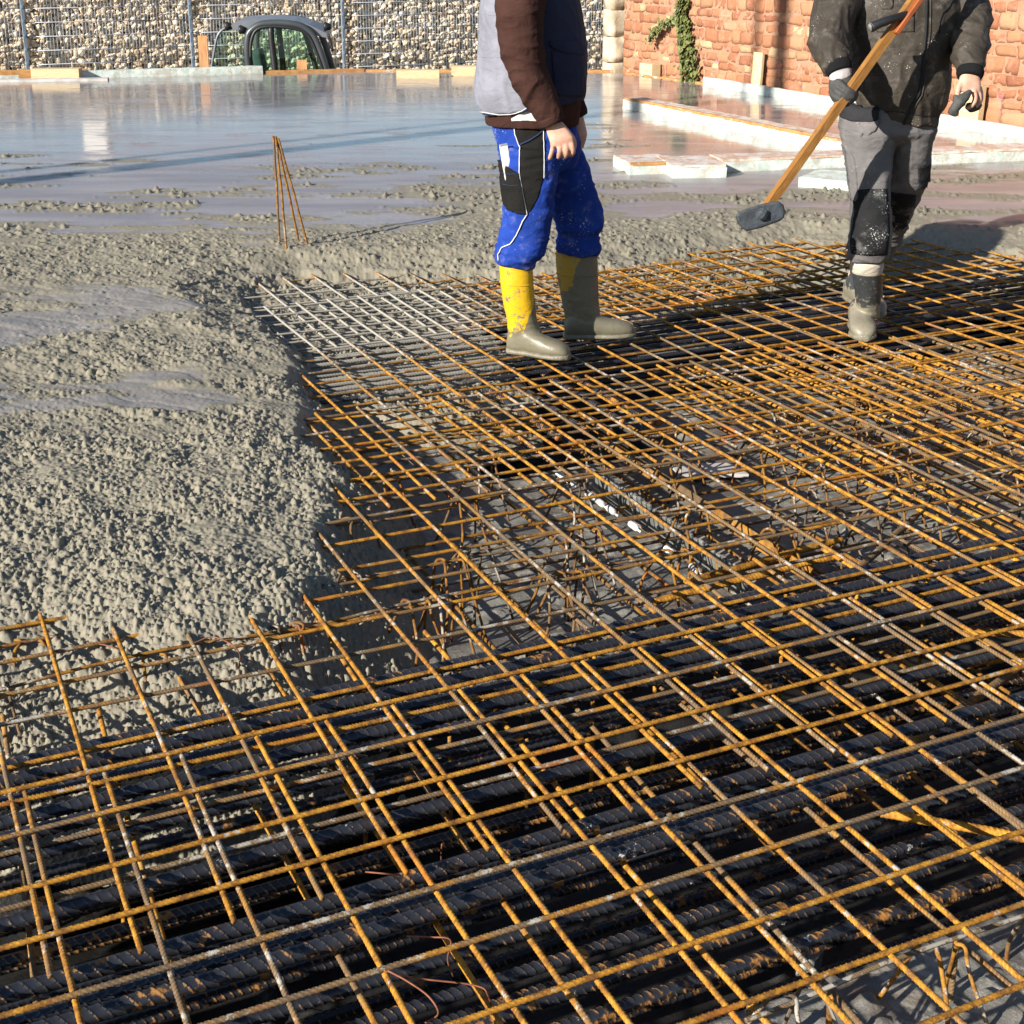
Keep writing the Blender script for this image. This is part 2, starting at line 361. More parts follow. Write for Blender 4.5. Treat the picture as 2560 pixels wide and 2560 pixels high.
# ------------------------------------------------------------------ fresh concrete: one height field, fine near the camera
EDGE_UV = [(-3.5, -3.62), (-.4, -3.50), (.10, -3.43), (.30, -3.40), (.47, -3.27), (.60, -3.20), (.74, -3.20), (.88, -3.25), (.99, -3.34), (1.04, -3.45), (1.06, -3.58), (1.15, -3.78),
           (1.21, -3.98), (1.24, -4.2), (1.285, -4.52), (1.36, -4.80), (1.42, -5.1), (1.50, -5.5), (1.53, -5.95), (1.56, -6.4), (1.60, -6.72), (1.80, -6.86), (2.02, -6.92), (2.40, -6.76), (2.84, -6.55),
           (3.2, -6.42), (3.53, -6.36), (4.0, -6.42), (4.5, -6.52), (4.84, -6.50), (5.3, -6.1), (5.75, -5.55), (6.6, -4.4), (8.6, -2.2)]
EDGE = np.array([UV(*e)[:2] for e in EDGE_UV])
BIG = np.vstack([EDGE, [[14, 30], [-20, 30], [-20, 0]]])
def seg_dist(x, y, P):
    d = np.full(x.shape, 1e9)
    for a, b in zip(P[:-1], P[1:]):
        e = b - a; t = np.clip(((x - a[0]) * e[0] + (y - a[1]) * e[1]) / (e @ e), 0, 1)
        d = np.minimum(d, (x - a[0] - t * e[0]) ** 2 + (y - a[1] - t * e[1]) ** 2)
    return np.sqrt(d)
def inside(x, y, P):
    c = np.zeros(x.shape, bool)
    for a, b in zip(P, np.roll(P, -1, 0)):
        k = ((a[1] > y) != (b[1] > y)); with_ = np.where(abs(b[1] - a[1]) > 1e-9, (b[0] - a[0]) * (y - a[1]) / (b[1] - a[1] + 1e-12) + a[0], 0)
        c ^= k & (x < with_)
    return c
SLAB_FAR = np.array([(-16, 14.2), (-6.12, 17.05), (-4.3, 17.62), (-3.11, 17.95), (-1.95, 18.26), (1.35, 18.15), (2.2, 16.55), (3.32, 14.55), (4.55, 12.15), (8.2, 5.3), (8.2, -2), (-16, -2)])
TRENCH = dict(front=(-9, 9, -3.05, -1.70), far=(2.0, 9, -5.62, -4.80), hole=(1.90, 2.72, -4.85, -4.20))
def floor_z(u, v):
    z = np.full(u.shape, -.225)
    for (a, b, c, d), dep in ((TRENCH['front'], -.62), (TRENCH['far'], -.55), (TRENCH['hole'], -.50)):
        z = np.where((u > a) & (u < b) & (v > c) & (v < d), dep, z)
    return z
def slab(x, y):
    u, v = toUV(x, y); d = np.hypot(x, y)
    w0 = fbm(x * 3.1, y * 3.1, 3) - .47
    sd = seg_dist(x, y, EDGE); ins = inside(x, y, BIG); sd = np.where(ins, sd, -sd)
    sd = sd + w0 * .16 * sstep(1.2, 0, np.abs(sd)) + (fbm(x * 14, y * 14, 61, 3) - .45) * .07 * sstep(.5, 0, np.abs(sd))
    # where the raw concrete is: everywhere near, in long streaks further off
    st = fbm(u * 1.1 + 3, v * 2.6, 20, 4) - .46
    st2 = fbm(x * 1.3 + 9, y * 5.2, 33, 4) - .46
    bias = np.interp(d, [2.5, 4.4, 4.9, 6.0, 7.0, 7.6, 8.5, 9.6, 11.5, 14], [.75, .62, .16, .10, .30, .55, .12, -.14, -.40, -.7])
    near = sstep(.40, .06, sd)
    rough = sstep(-.26, .32, st * 1.0 + st2 * 1.7 + (fbm(x * 5, y * 9, 36, 3) - .45) * .55 + bias + near * .5)
    rough = np.maximum(rough, .34 * sstep(9.0, 7.4, d))
    # large forms
    z = .034 + w0 * .035 * sstep(10, 6, d) + (fbm(x * .8, y * .8, 5) - .47) * .05 * sstep(9.5, 6, d)
    # rake marks
    rk = np.abs(((u * .86 - v * .5) * 6.5 + st * 3) % 1 - .5)
    z = z - .003 * sstep(.16, 0, rk) * sstep(8.2, 7, d)
    # slump towards the pit
    wide = np.interp(u, [-1, .3, .75, 1.0, 1.25, 1.45, 1.6, 2.0, 3.0, 3.6, 5.0], [.60, .56, .50, .36, .34, .30, .26, .30, .40, .45, .40])
    t = np.clip(-sd / wide, 0, 1.6)
    prof = np.where(t < 1, (1 - t) * .85 + .15 * (1 - t) ** .4, 0)
    fl = -.228; ze_ = np.interp(v, [-6.6, -5.6], [-.030, .002])
    z = ze_ + (z - ze_) * sstep(-.02, .30, sd)
    zo = fl + (z - fl) * prof - .10 * sstep(1.0, 1.25, t)
    # mortar that ran under the far left mesh
    q = ((u - 2.05) / .95) ** 2 + ((v + 5.95) / 1.22) ** 2
    ran = -.120 + .038 * sstep(1.4, .2, q) + w0 * .05 - .2 * sstep(.85, 1.35, q + w0 * .5)
    # mortar lying in the front left corner, down to the trench edge
    low = -.20 + .06 * sstep(-2.95, -3.3, v + w0 * .2) - .2 * sstep(-3.10, -2.99, v + w0 * .18) - .3 * sstep(.9, 1.35, u + w0 * .4)
    zo = np.maximum(zo, np.maximum(np.where(q < 2.0, ran, -1), np.where(v > -4.4, low, -1)))
    z = np.where(sd > 0, z, zo)
    pit = sstep(.02, -.10, sd)
    rough = np.maximum(rough, pit)
    near8 = sstep(9.0, 7.4, d)
    mid = sstep(4.4, 6.2, d)
    L = np.maximum(lumps(x, y, .0165, .0025, .0088, 1, .75), lumps(x + .5, y, .0105, .0018, .0050, 7, .9)) * (1 - mid * .45)
    L = np.maximum(L, lumps(x, y + .3, .030, .004, .0135, 29, .36) * (.55 + .45 * mid))
    L = np.maximum(L, lumps(x, y + .3, .055, .007, .0185, 13, .13) * (.6 + .4 * pit))
    L = L * near8 + lumps(x, y, .050, .006, .020, 17, .75) * (1 - near8)
    th = fbm(x * 7, y * 7, 41, 3)
    thin = sstep(.36, .60, fbm(x * 4.2, y * 4.2, 43, 4) * .85 + rough * .22)
    z = z + L * rough * (.34 + .72 * thin) * (1.62 + .55 * pit)
    z = z + (fbm(x * 8, y * 8, 57, 3) - .45) * .034 * rough * sstep(9, 6, d) * (1 - pit * .5)
    z = z + (fbm(x * 95, y * 95, 51, 3) - .45) * .010 * rough * near8 + (fbm(x * 22, y * 22, 55, 2) - .45) * .016 * rough * thin
    z = z - .008 * (1 - rough) * sstep(9.8, 8, d) + (fbm(x * 1.7, y * 6, 71, 3) - .45) * .003 * (1 - rough) * sstep(12, 9, d)
    return z, rough, sd, pit
az = np.radians(np.linspace(-35, 36, 1420))
r = [2.35]
while r[-1] < 21.0:
    d = r[-1]; r.append(d + d * (.00125 if d < 4.6 else .0017 if d < 8.5 else .0036 if d < 12 else .010))
r = np.array(r)
RR, ZZ = np.meshgrid(r, az, indexing='ij'); X = RR * np.sin(ZZ); Y = RR * np.cos(ZZ)
zc, rc, sd, pit = slab(X, Y)
u_, v_ = toUV(X, Y)
keep = (sd > -.95) & (zc > floor_z(u_, v_) - .05) & (zc > -.30) & inside(X, Y, SLAB_FAR)
ix = -np.ones(X.shape, np.int64)
kq = keep[:-1, :-1] & keep[1:, :-1] & keep[:-1, 1:] & keep[1:, 1:]
use = np.zeros(X.shape, bool); use[:-1, :-1] |= kq; use[1:, :-1] |= kq; use[:-1, 1:] |= kq; use[1:, 1:] |= kq
ix[use] = np.arange(use.sum())
Qc = np.stack([ix[:-1, :-1], ix[:-1, 1:], ix[1:, 1:], ix[1:, :-1]], -1)[kq]
me = np_mesh('concrete_slab', np.stack([X[use], Y[use], zc[use]], -1), Qc[:, ::-1])
for nm, a in (('raw', rc), ('pit', pit)):
    at_ = me.attributes.new(nm, 'FLOAT', 'POINT'); at_.data.foreach_set('value', a[use].astype(np.float32))
m = N('wet_concrete'); P = m.pos(); raw = m.attr('raw')
n1 = m.noise(P, 2.2, 5); n2 = m.noise(P, 120, 4, .7); n3 = m.noise(m.map(P, (.5, 2.5, 1)), 1.4, 5, .6)
cr = m.mix(n2, (.158, .138, .097), (.305, .271, .198))
cs = m.mix(m.mr(n3, .35, .65), (.215, .192, .196), (.300, .270, .268))
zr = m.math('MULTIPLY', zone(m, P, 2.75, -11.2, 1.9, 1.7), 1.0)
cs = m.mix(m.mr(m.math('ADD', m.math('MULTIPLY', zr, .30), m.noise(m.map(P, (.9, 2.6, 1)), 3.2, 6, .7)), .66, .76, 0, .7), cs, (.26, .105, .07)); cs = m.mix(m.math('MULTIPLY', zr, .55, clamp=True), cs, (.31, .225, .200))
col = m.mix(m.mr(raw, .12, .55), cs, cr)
rg = m.math('ADD', m.mr(raw, .15, .8, .065, .46), m.math('MULTIPLY', m.mr(n1, .40, .70), .06))
ln = m.new('ShaderNodeVectorMath', operation='LENGTH'); m.put(ln.inputs[0], P); rg = m.math('ADD', rg, m.mr(ln.outputs['Value'], 9.0, 12.0, .30, .0))
rg = m.math('ADD', rg, m.math('MULTIPLY', m.mr(m.noise(m.map(P, (.6, 2.2, 1)), 2.3, 6, .65), .50, .64), m.mr(raw, .0, .4, .12, .0)))
fine = m.bump(m.noise(P, 260, 4, .7), .45, .003)
wave = m.noise(m.map(P, (1, 2.0, 1)), 5.0, 4, .6)
soft = m.bump(wave, .05, .02)
nv = m.new('ShaderNodeMix', data_type='VECTOR'); m.put(nv.inputs[0], m.mr(raw, .1, .5)); m.put(nv.inputs[4], soft); m.put(nv.inputs[5], fine)
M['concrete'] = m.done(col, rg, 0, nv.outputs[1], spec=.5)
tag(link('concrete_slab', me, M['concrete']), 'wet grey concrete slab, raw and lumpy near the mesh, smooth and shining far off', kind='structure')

# the pit floor with its trenches, and the ground far around
gu = np.unique(np.round(np.concatenate([np.arange(-3.5, 8.5, .014), [1.86, 1.861, 2.72, 2.721, 2.0, 2.001]]), 4))
gv = np.unique(np.round(np.concatenate([np.arange(-8.6, .6, .012)] + [[a, a + .004] for a in (-3.055, -1.704, -5.624, -4.804, -4.855, -4.204)]), 4))
UU, VV = np.meshgrid(gu, gv, indexing='ij'); Xf = UU * DA[0] + VV * DB[0]; Yf = UU * DA[1] + VV * DB[1]
zf = floor_z(UU, VV) + (fbm(UU * 4, VV * 4, 80) - .47) * .02 + np.maximum(lumps(UU, VV, .032, .004, .0135, 81, .6), lumps(UU, VV, .075, .008, .024, 86, .25)) * sstep(.33, .47, fbm(UU * 2.6, VV * 2.6, 84))
i = np.arange(len(gu) - 1)[:, None] * len(gv) + np.arange(len(gv) - 1)[None]
Qf = np.stack([i, i + len(gv), i + len(gv) + 1, i + 1], -1).reshape(-1, 4)
m = N('blinding_concrete'); P = m.pos(); n = m.noise(P, 5, 6, .6); zz = m.sep(P)[2]
c = m.mix(m.mr(n, .35, .65), (.105, .097, .085), (.22, .21, .18)); c = m.mix(m.mr(m.noise(P, 16, 5, .7), .52, .62), c, (.30, .28, .235))
c = m.mix(m.mr(m.noise(P, 3, 3), .58, .66, 0, .5), c, (.14, .085, .05))
c = m.mix(m.mr(zz, -.36, -.26), (.014, .013, .012), c)           # dark trench soil, with the trench's deep shade put into its colour
M['floor'] = m.done(c, m.mr(n, .4, .6, .35, .7), 0, m.bump(m.noise(P, 90, 4, .7), .5, .006))
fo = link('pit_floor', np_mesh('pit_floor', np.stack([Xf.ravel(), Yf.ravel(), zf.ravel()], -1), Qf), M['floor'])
tag(fo, 'dark mortar stained floor of the pit with its deep trenches', kind='structure')
bm = bmesh.new(); bmesh.ops.create_grid(bm, x_segments=40, y_segments=40, size=400)
for v in bm.verts: v.co.z = -1.9 + (.25 * mnoise.noise(v.co * .03) if v.co.length > 30 else 0)
M['soil'] = plain('earth', (.20, .16, .115), .95, 0, .35, .4, .5, 6)
tag(bm_obj('ground', bm, M['soil'], smooth=True), kind='structure')

# ------------------------------------------------------------------ wire supports standing on the floor
ms = [rebar('spine', 2.0, .0042, .008, .0005, 3, 8, .010, 1, 110 + i) for i in range(2)]
for me in ms: me.materials.append(M['rust_cement'])
def support_leg_mesh(k):
    a = Acc(); rs = random.Random(k)
    for s in (-1, 1):
        a.tube([(0, 0, .006), (-.010, s * .016, .009), (-.02 + rs.uniform(-.01, .01), s * .032, -.008), (-.035 + rs.uniform(-.02, .02), s * .075, -.10), (-.05 + rs.uniform(-.02, .02), s * .115, -.205)], .0042, 7, 4)
        a.tube([(.035, 0, .005), (.045, s * .014, .004), (.055 + rs.uniform(-.01, .01), s * .035, -.04), (.075 + rs.uniform(-.02, .02), s * .10, -.20)], .0038, 7, 4)
    me = np_mesh('leg_pair', np.vstack(a.V), np.vstack(a.Q), True, np.vstack(a.T)); me.materials.append(M['rust_cement']); return me
ml = [support_leg_mesh(k) for k in range(4)]
def support(u, v, label, n=9, z=-.030, L=2.0, group='wire supports under the mesh'):
    t = empty('wire_support', UV(u, v, z), AA + random.uniform(-.03, .03)); tag(t, label, 'wire support', group)
    s = link('spine', random.choice(ms), None, t); s.scale = (L / 2, 1, 1)
    for k in range(n):
        o = link('leg', random.choice(ml), None, t); o.location = (.08 + k * (L - .14) / (n - 1) + random.uniform(-.02, .02), 0, random.uniform(-.004, 0)); o.rotation_euler = (random.uniform(-.12, .12), 0, random.uniform(-.25, .25))
    return t
places = ['farthest row beside the concrete edge', 'middle row beside the concrete edge', 'row just behind the front trench']
for i, (u, v) in enumerate([(1.30, -3.98), (1.10, -3.66), (.95, -3.32)]):
    support(u, v, 'mortar caked wire support with bent legs, ' + places[i], 6)
for i, (u, v) in enumerate([(.72, -3.09), (-.25, -3.28), (-.35, -3.10)]):
    support(u, v, ['wire support at the lip of the front trench, legs grey with mortar', 'wire support half sunk in the spilled concrete at the left edge', 'wire support in the spilled concrete nearest the trench at left'][i], 6, -.035)
for i, (u, v) in enumerate([(2.9, -3.95), (2.75, -3.6), (2.5, -3.2)]):
    support(u, v, 'rusty wire support under the right meshes, ' + WORDS[i] + ' counted from the far side', 6, -.075)
w1 = support(1.12, -1.52, 'white splashed wire support in the bottom right corner with spread legs', 5, -.045, 1.3)
w2 = support(1.0, -1.28, 'wire support nearest the camera in the bottom right corner', 5, -.055, 1.3)
for w_ in (w1, w2):
    for c_ in w_.children:
        c_.data = c_.data.copy(); c_.data.materials.clear(); c_.data.materials.append(M['rust_white'])
# white plastic spacer strip, comb strip, steel channel, scraps
M['white_plastic'] = plain('white_plastic', (.58, .57, .53), .5, 0, .45, 16)
t = empty('spacer_strip', UV(2.045, -4.02, -.145), AA - PI / 2 + .015); tag(t, 'broken white plastic spacer strip lying under the mesh', 'spacer strip')
for k in (0, 1, 3, 4, 5, 7, 10, 12):
    a = Acc(); x = k * .07; a.tube([(x, 0, 0), (x + .008, 0, .004), (x + .04, 0, .003), (x + .05, 0, 0)], [.006, .011, .011, .007], 10); a.tube([(x + .05, 0, 0), (x + .07, 0, 0)], .004, 6)
    a.obj('segment', M['white_plastic'], t)
M['grey_steel'] = plain('dull_grey_steel', (.20, .20, .185), .55, .3, .35, 12)
bm = bmesh.new(); rs = random.Random(3)
box_bm(bm, (.45, 0, -.035), (.95, .012, .012))
for k in range(30):
    box_bm(bm, (.02 + k * .03, 0, .01), (.019, .010, .085 + rs.uniform(-.01, .01)), bevel=.002, seg=1)
o = bm_obj('comb_strip', bm, M['grey_steel'], loc=UV(2.17, -3.98, -.17)); o.rotation_euler = (.25, .02, AA - PI / 2 + .02)
tag(o, 'grey toothed metal strip standing beside the white spacer strip', 'metal strip')
bm = bmesh.new(); box_bm(bm, (.55, 0, 0), (1.3, .004, .05)); box_bm(bm, (.55, .026, -.024), (1.3, .05, .004))
o = bm_obj('steel_angle', bm, M['rust_orange'], loc=UV(2.36, -4.2, -.16)); o.rotation_euler = (0, 0, AA - PI / 2)
tag(o, 'rusty steel angle running towards the camera on the pit floor', 'steel angle')
M['pale_scrap'] = plain('pale_board', (.50, .46, .42), .8, 0, .2, 8)
bm = bmesh.new(); rough_box(bm, (0, 0, 0), (.26, .10, .012), 0, amp=.006)
o = bm_obj('board_scrap', bm, M['pale_scrap'], loc=UV(2.60, -3.92, -.19)); o.rotation_euler = (.05, .03, .1)
tag(o, 'pale scrap of board on the pit floor under the mesh', 'board')
M['spacer_block'] = plain('fibre_concrete', (.36, .35, .32), .9, 0, .2, 20)
for i, (u, v, z, lab) in enumerate([(1.38, -1.86, -.58, 'small grey spacer block deep in the front trench at right'), (1.70, -2.08, -.575, 'grey spacer block beside the stirrups, farther right'), (.02, -1.98, -.57, 'grey spacer block at the left end of the front trench')]):
    bm = bmesh.new(); rough_box(bm, (0, 0, 0), (.055, .04, .05), 0, amp=.003)
    o = bm_obj('spacer_block', bm, M['spacer_block'], loc=UV(u, v, z)); o.rotation_euler = (0, .2, i); tag(o, lab, 'spacer block')
# short crossed bars at the right of the trench and loose ends
sh = [rebar('short_thick_bar', .62, .0095, .011, .0014, 4, 10, .002, .8, 130 + i) for i in range(2)]
for me in sh: me.materials.append(M['rust_orange'])
SB = [(1.95, -2.10, -.10, .35, 'beside the big bars at the right edge'), (2.15, -2.35, -.09, -.25, 'crossing the trench under the right meshes'), (2.1, -2.62, -.085, .1, 'under the mesh at the far lip of the trench, right'),
      (2.3, -2.8, -.09, .5, 'lying slanted near the right edge of the trench'), (2.45, -2.45, -.095, -.5, 'tilted the other way near the right edge'), (1.30, -1.60, -.30, .05, 'low in the front trench near its right end'), (1.75, -1.95, -.12, -.7, 'bent towards the camera at the lower right'),
      (1.8, -2.95, -.10, .0, 'on the trench lip right of centre'), (1.96, -3.05, -.12, .15, 'beside the toothed strip at the trench lip')]
for i, (u, v, z, da, lab) in enumerate(SB):
    o = link('short_rebar', sh[i % 2]); lay(o, u, v, z, 'A', da, i * 1.1, .03 * (-1) ** i); tag(o, 'short orange ribbed bar ' + lab, 'rebar')
# tie wires
def wire(label, pts, r=.0016):
    a = Acc(); a.tube(pts, r, 6, 5); tag(a.obj('tie_wire', M['tie']), label, 'wire')
def P7(x, y, z): return tuple(at(900 + x / 2.1467, 1700 + y / 2.1467, z))
wire('long rusty tie wire trailing at the bottom edge of the frame', [P7(130, 1560, .008), P7(300, 1600, -.03), P7(620, 1640, -.04), P7(690, 1700, -.06), P7(725, 1846, -.16)])
wire('curled pale tie wire loop at the bottom edge', [P7(150, 1560, .008), P7(260, 1620, .004), P7(370, 1700, -.01), P7(420, 1790, -.02), P7(350, 1840, -.03)])
wire('rusty tie wire sticking left of the loop, over the thick double bar', [P7(30, 1030, -.02), P7(120, 1038, -.01), P7(215, 1047, -.03)])
wire('rusty tie wire hanging straight down behind the double bar', [P7(440, 880, -.02), P7(436, 930, -.05), P7(437, 980, -.09)])
wire('rusty tie wire hook hanging in the trench at lower left', [P7(250, 1375, -.05), P7(380, 1380, -.06), P7(485, 1395, -.06), P7(470, 1500, -.10), P7(500, 1590, -.14)])
def P6(x, y, z): return tuple(at(x / 1.666, 1400 + y / 1.666, z))
wire('brown wire arching over the spilled concrete at left', [P6(800, 350, -.01), P6(880, 320, .0), P6(960, 350, .0), P6(1000, 400, -.03), P6(980, 480, -.10)])
wire('thin red wire hanging from the mesh into the trench, left of centre', [P6(930, 640, -.01), P6(928, 700, -.06), P6(924, 755, -.12)])
wire('short red wire beside the support hook at left', [P6(370, 345, -.02), P6(440, 355, -.02), P6(500, 375, -.03)])

# ------------------------------------------------------------------ bundle of starter bars standing in the slab
def z1(x, y): return x / 2.147, y / 2.147
ST = [((1502, 1310), (1467, 730)), ((1540, 1345), (1480, 733)), ((1605, 1300), (1484, 740)), ((1655, 1325), (1493, 742))]
mS = rebar('starter_bar', .66, .0062, .011, .0010, 4, 8, .001, .8, 140); mS.materials.append(rust_mat('starter_bar_rust', .60, .02))
for i, (b, t) in enumerate(ST):
    p = Vector(at(*z1(*b), .03)); q = Vector(atY(*z1(*t), 7.55))
    o = link('starter_bar', mS.copy() if i == 0 else bpy.data.objects['starter_bar'].data); d = q - p
    o.location = p - d.normalized() * .06; o.scale = ((d.length + .06) / .66, 1, 1); o.rotation_euler = d.to_track_quat('X', 'Z').to_euler()
    tag(o, 'rusty ribbed bar stuck upright in the wet slab, ' + ['leftmost of the four leaning together', 'second from left at the foot', 'third from left at the foot', 'rightmost and most slanted of the four'][i], 'rebar', 'starter bars leaning together')

# ------------------------------------------------------------------ gabion wall and its double rod fence
FU, FV0 = 2.47, -22.6
def fence_at(i): return UV(FU + 2.5 * i - 7.5 + 7.5, FV0)
gab = empty('gabion_wall', UV(FU, FV0, -1.9), AA); tag(gab, 'gabion wall of pale limestone rubble behind a grey wire mesh fence', 'gabion wall')
def stone_mesh(k):
    bm = bmesh.new(); bmesh.ops.create_icosphere(bm, subdivisions=2, radius=1)
    rs = random.Random(k)
    for _ in range(9):                      # chip planar facets off
        n = Vector((rs.gauss(0, 1), rs.gauss(0, 1), rs.gauss(0, 1))).normalized(); d = rs.uniform(.62, .85)
        for v in bm.verts:
            e = v.co.dot(n) - d
            if e > 0: v.co -= n * e
    for v in bm.verts: v.co += mnoise.noise_vector(v.co * 2 + Vector((k, 0, 0))) * .07
    bm.verts.ensure_lookup_table()
    V = np.array([v.co[:] for v in bm.verts]); T = np.array([[v.index for v in f.verts] for f in bm.faces]); bm.free(); return V, T
prot = [stone_mesh(k) for k in range(14)]
Vs, Ts, tn, n = [], [], [], 0
rs = np.random.default_rng(5)
x = -5.2
for x in np.arange(-5.2, 12.2, .066):
    for z in np.arange(1.0, 3.0, .060):
        V, T = prot[rs.integers(14)]; q = rs.normal(size=4); q /= np.linalg.norm(q); a, b, c, d = q
        R = np.array([[1 - 2 * (c * c + d * d), 2 * (b * c - a * d), 2 * (b * d + a * c)], [2 * (b * c + a * d), 1 - 2 * (b * b + d * d), 2 * (c * d - a * b)], [2 * (b * d - a * c), 2 * (c * d + a * b), 1 - 2 * (b * b + c * c)]])
        sz = rs.uniform(.034, .062) * (1.25 if rs.random() < .12 else 1)
        Vs.append((V * sz * np.array([rs.uniform(.8, 1.25), 1, rs.uniform(.75, 1.2)])) @ R.T + [x + rs.uniform(-.02, .02), .16 + rs.uniform(-.02, .05), z + rs.uniform(-.02, .02)])
        Ts.append(T + n); n += len(V); tn.append(np.full(len(V), rs.random()))
me = np_mesh('stone_fill', np.vstack(Vs), [], False, np.vstack(Ts)); a_ = me.attributes.new('tone', 'FLOAT', 'POINT'); a_.data.foreach_set('value', np.concatenate(tn).astype(np.float32))
m = N('limestone_rubble'); P = m.pos(); t_ = m.attr('tone')
c = m.ramp(m.math('ADD', m.math('MULTIPLY', t_, .75), m.math('MULTIPLY', m.noise(P, 9, 4), .25)), [(.1, (.58, .43, .27)), (.4, (.74, .60, .42)), (.7, (.82, .70, .53)), (.95, (.87, .79, .65))])
M['lime'] = m.done(c, .9, 0, m.bump(m.noise(P, 70, 4), .5, .01))
tag(link('stone_fill', me, M['lime'], gab), kind='stuff')
bm = bmesh.new(); box_bm(bm, (3.5, .45, 1.48), (17.6, .46, 2.96)); M['stone_core'] = plain('shaded_rubble', (.30, .25, .18), .95, 0, .4, 9)
bm_obj('core', bm, M['stone_core'], gab)
M['zinc'] = plain('galvanised_wire', (.42, .45, .50), .5, .5, .2, 4)
a = Acc()
for k in range(51):
    x = .02 + k * .0492; a.tube([(x, 0, .75), (x, 0, 3.02)], .0024, 5)
for z in np.arange(.92, 3.0, .207):
    for y in (-.007, .007): a.tube([(0, y, z), (2.5, y, z)], .0060, 5)
    a.tube([(0, .30, z), (0, 0, z)], .004, 5)
mp = a.obj('wire_panel', M['zinc'], gab); mp.location = (0, .02, 0)
M['post'] = plain('blue_grey_post', (.20, .25, .31), .5, .3, .15, 3)
def post_mesh():
    bm = bmesh.new(); box_bm(bm, (0, 0, 1.55), (.055, .045, 3.1), bevel=.004, seg=1)
    for z in np.arange(.95, 3.0, .207): box_bm(bm, (0, -.030, z), (.03, .012, .05), bevel=.003, seg=1)
    box_bm(bm, (0, 0, 3.105), (.06, .05, .012)); return bm
po = bm_obj('fence_post', post_mesh(), M['post'], gab); po.location = (0, -.012, 0)
for i in range(-2, 4):
    if i:
        c = mp.copy(); COL.objects.link(c); c.parent = gab; c.location.x = 2.5 * i
for i in range(-2, 5):
    if i:
        c = po.copy(); COL.objects.link(c); c.parent = gab; c.location.x = 2.5 * i

# ------------------------------------------------------------------ sandstone wall with pier, marks, ivy
WU = 9.10
wall = empty('sandstone_wall', UV(WU, -16.1, -1.9), AA - PI / 2); tag(wall, 'old red sandstone rubble wall with pale mortar at the right', 'wall')
rs = random.Random(21); Vw, Qw, tw = [], [], []; nw = 0
def stone_block(x0, x1, z0, z1, dep, tone):
    global nw
    nx, nz = 6, 4; g = .002; V = []
    px = np.linspace(x0 + g, x1 - g, nx); pz = np.linspace(z0 + g, z1 - g, nz)
    jit = lambda: rs.uniform(-.020, .020)
    cj = {k: (jit() * .8, jit() * .8) for k in ((0, 0), (1, 0), (0, 1), (1, 1))}
    for i, xx in enumerate(px):
        for k, zz in enumerate(pz):
            e = min(i, nx - 1 - i, 1) * min(k, nz - 1 - k, 1)
            s = i / (nx - 1); t = k / (nz - 1)
            dx = sum(cj[(a, b)][0] * (s if a else 1 - s) * (t if b else 1 - t) for a in (0, 1) for b in (0, 1)); dz = sum(cj[(a, b)][1] * (s if a else 1 - s) * (t if b else 1 - t) for a in (0, 1) for b in (0, 1))
            rnd = .012 if (i in (0, nx - 1) and k in (0, nz - 1)) else 0
            cx = (x0 + x1) / 2; cz = (z0 + z1) / 2
            V.append((xx + dx + (cx - xx) * rnd * 6, (0.008 - dep if e else 0.008 - dep * .72) + rs.uniform(-.009, .009), zz + dz + (cz - zz) * rnd * 6))
    base = len(V)
    ring = [i * nz for i in range(nx)] + [(nx - 1) * nz + k for k in range(1, nz)] + [i * nz + nz - 1 for i in range(nx - 2, -1, -1)] + [k for k in range(nz - 2, 0, -1)]
    for r_ in ring: V.append((V[r_][0], .05, V[r_][2]))
    for i in range(nx - 1):
        for k in range(nz - 1): Qw.append([nw + i * nz + k, nw + (i + 1) * nz + k, nw + (i + 1) * nz + k + 1, nw + i * nz + k + 1])
    for j in range(len(ring)):
        k = (j + 1) % len(ring); Qw.append([nw + ring[k], nw + ring[j], nw + base + j, nw + base + k])
    Vw.extend(V); tw.extend([tone] * len(V)); nw += len(V)
z = 1.45
while z < 4.6:
    hgt = rs.uniform(.07, .145); x = 0.0
    while x < 11.5:
        wdt = rs.uniform(.09, .34) * (1.2 if hgt > .14 else .9); tone = rs.random()
        if x > 6.5: tone = .60 + .4 * tone if rs.random() < .4 else tone
        if hgt > .15 and rs.random() < .35:
            stone_block(x, x + wdt, z, z + hgt * .5, rs.uniform(.012, .03), tone); stone_block(x, x + wdt, z + hgt * .5, z + hgt, rs.uniform(.012, .03), rs.random())
        else: stone_block(x, x + wdt, z, z + hgt + rs.uniform(-.012, .012), rs.uniform(.010, .032), tone)
        x += wdt + rs.uniform(.003, .014)
    z += hgt + rs.uniform(.004, .012)
me = np_mesh('masonry', Vw, Qw, True); a_ = me.attributes.new('tone', 'FLOAT', 'POINT'); a_.data.foreach_set('value', np.array(tw, np.float32))
m = N('red_sandstone'); P = m.pos(); t_ = m.attr('tone'); n = m.noise(P, 6, 5, .6)
c = m.ramp(t_, [(.0, (.25, .094, .046)), (.45, (.34, .140, .066)), (.80, (.40, .190, .095)), (.91, (.42, .235, .13)), (.97, (.48, .35, .19))])
c = m.mix(m.mr(n, .48, .70, 0, .65), c, (.42, .22, .125)); c = m.mix(m.mr(m.noise(P, 3.2, 5, .7), .56, .68, 0, .7), c, (.46, .29, .19)); c = m.mix(m.mr(m.noise(P, 14, 5, .7), .58, .70, 0, .5), c, (.18, .06, .036))
M['sandstone'] = m.done(c, .9, 0, m.bump(m.noise(P, 45, 5, .65), .6, .012))
link('masonry', me, M['sandstone'], wall)
m = N('lime_mortar'); P = m.pos(); M['mortar'] = m.done(m.mix(m.noise(P, 8, 5), (.27, .13, .075), (.44, .27, .165)), .95, 0, m.bump(m.noise(P, 30, 5), .7, .02))
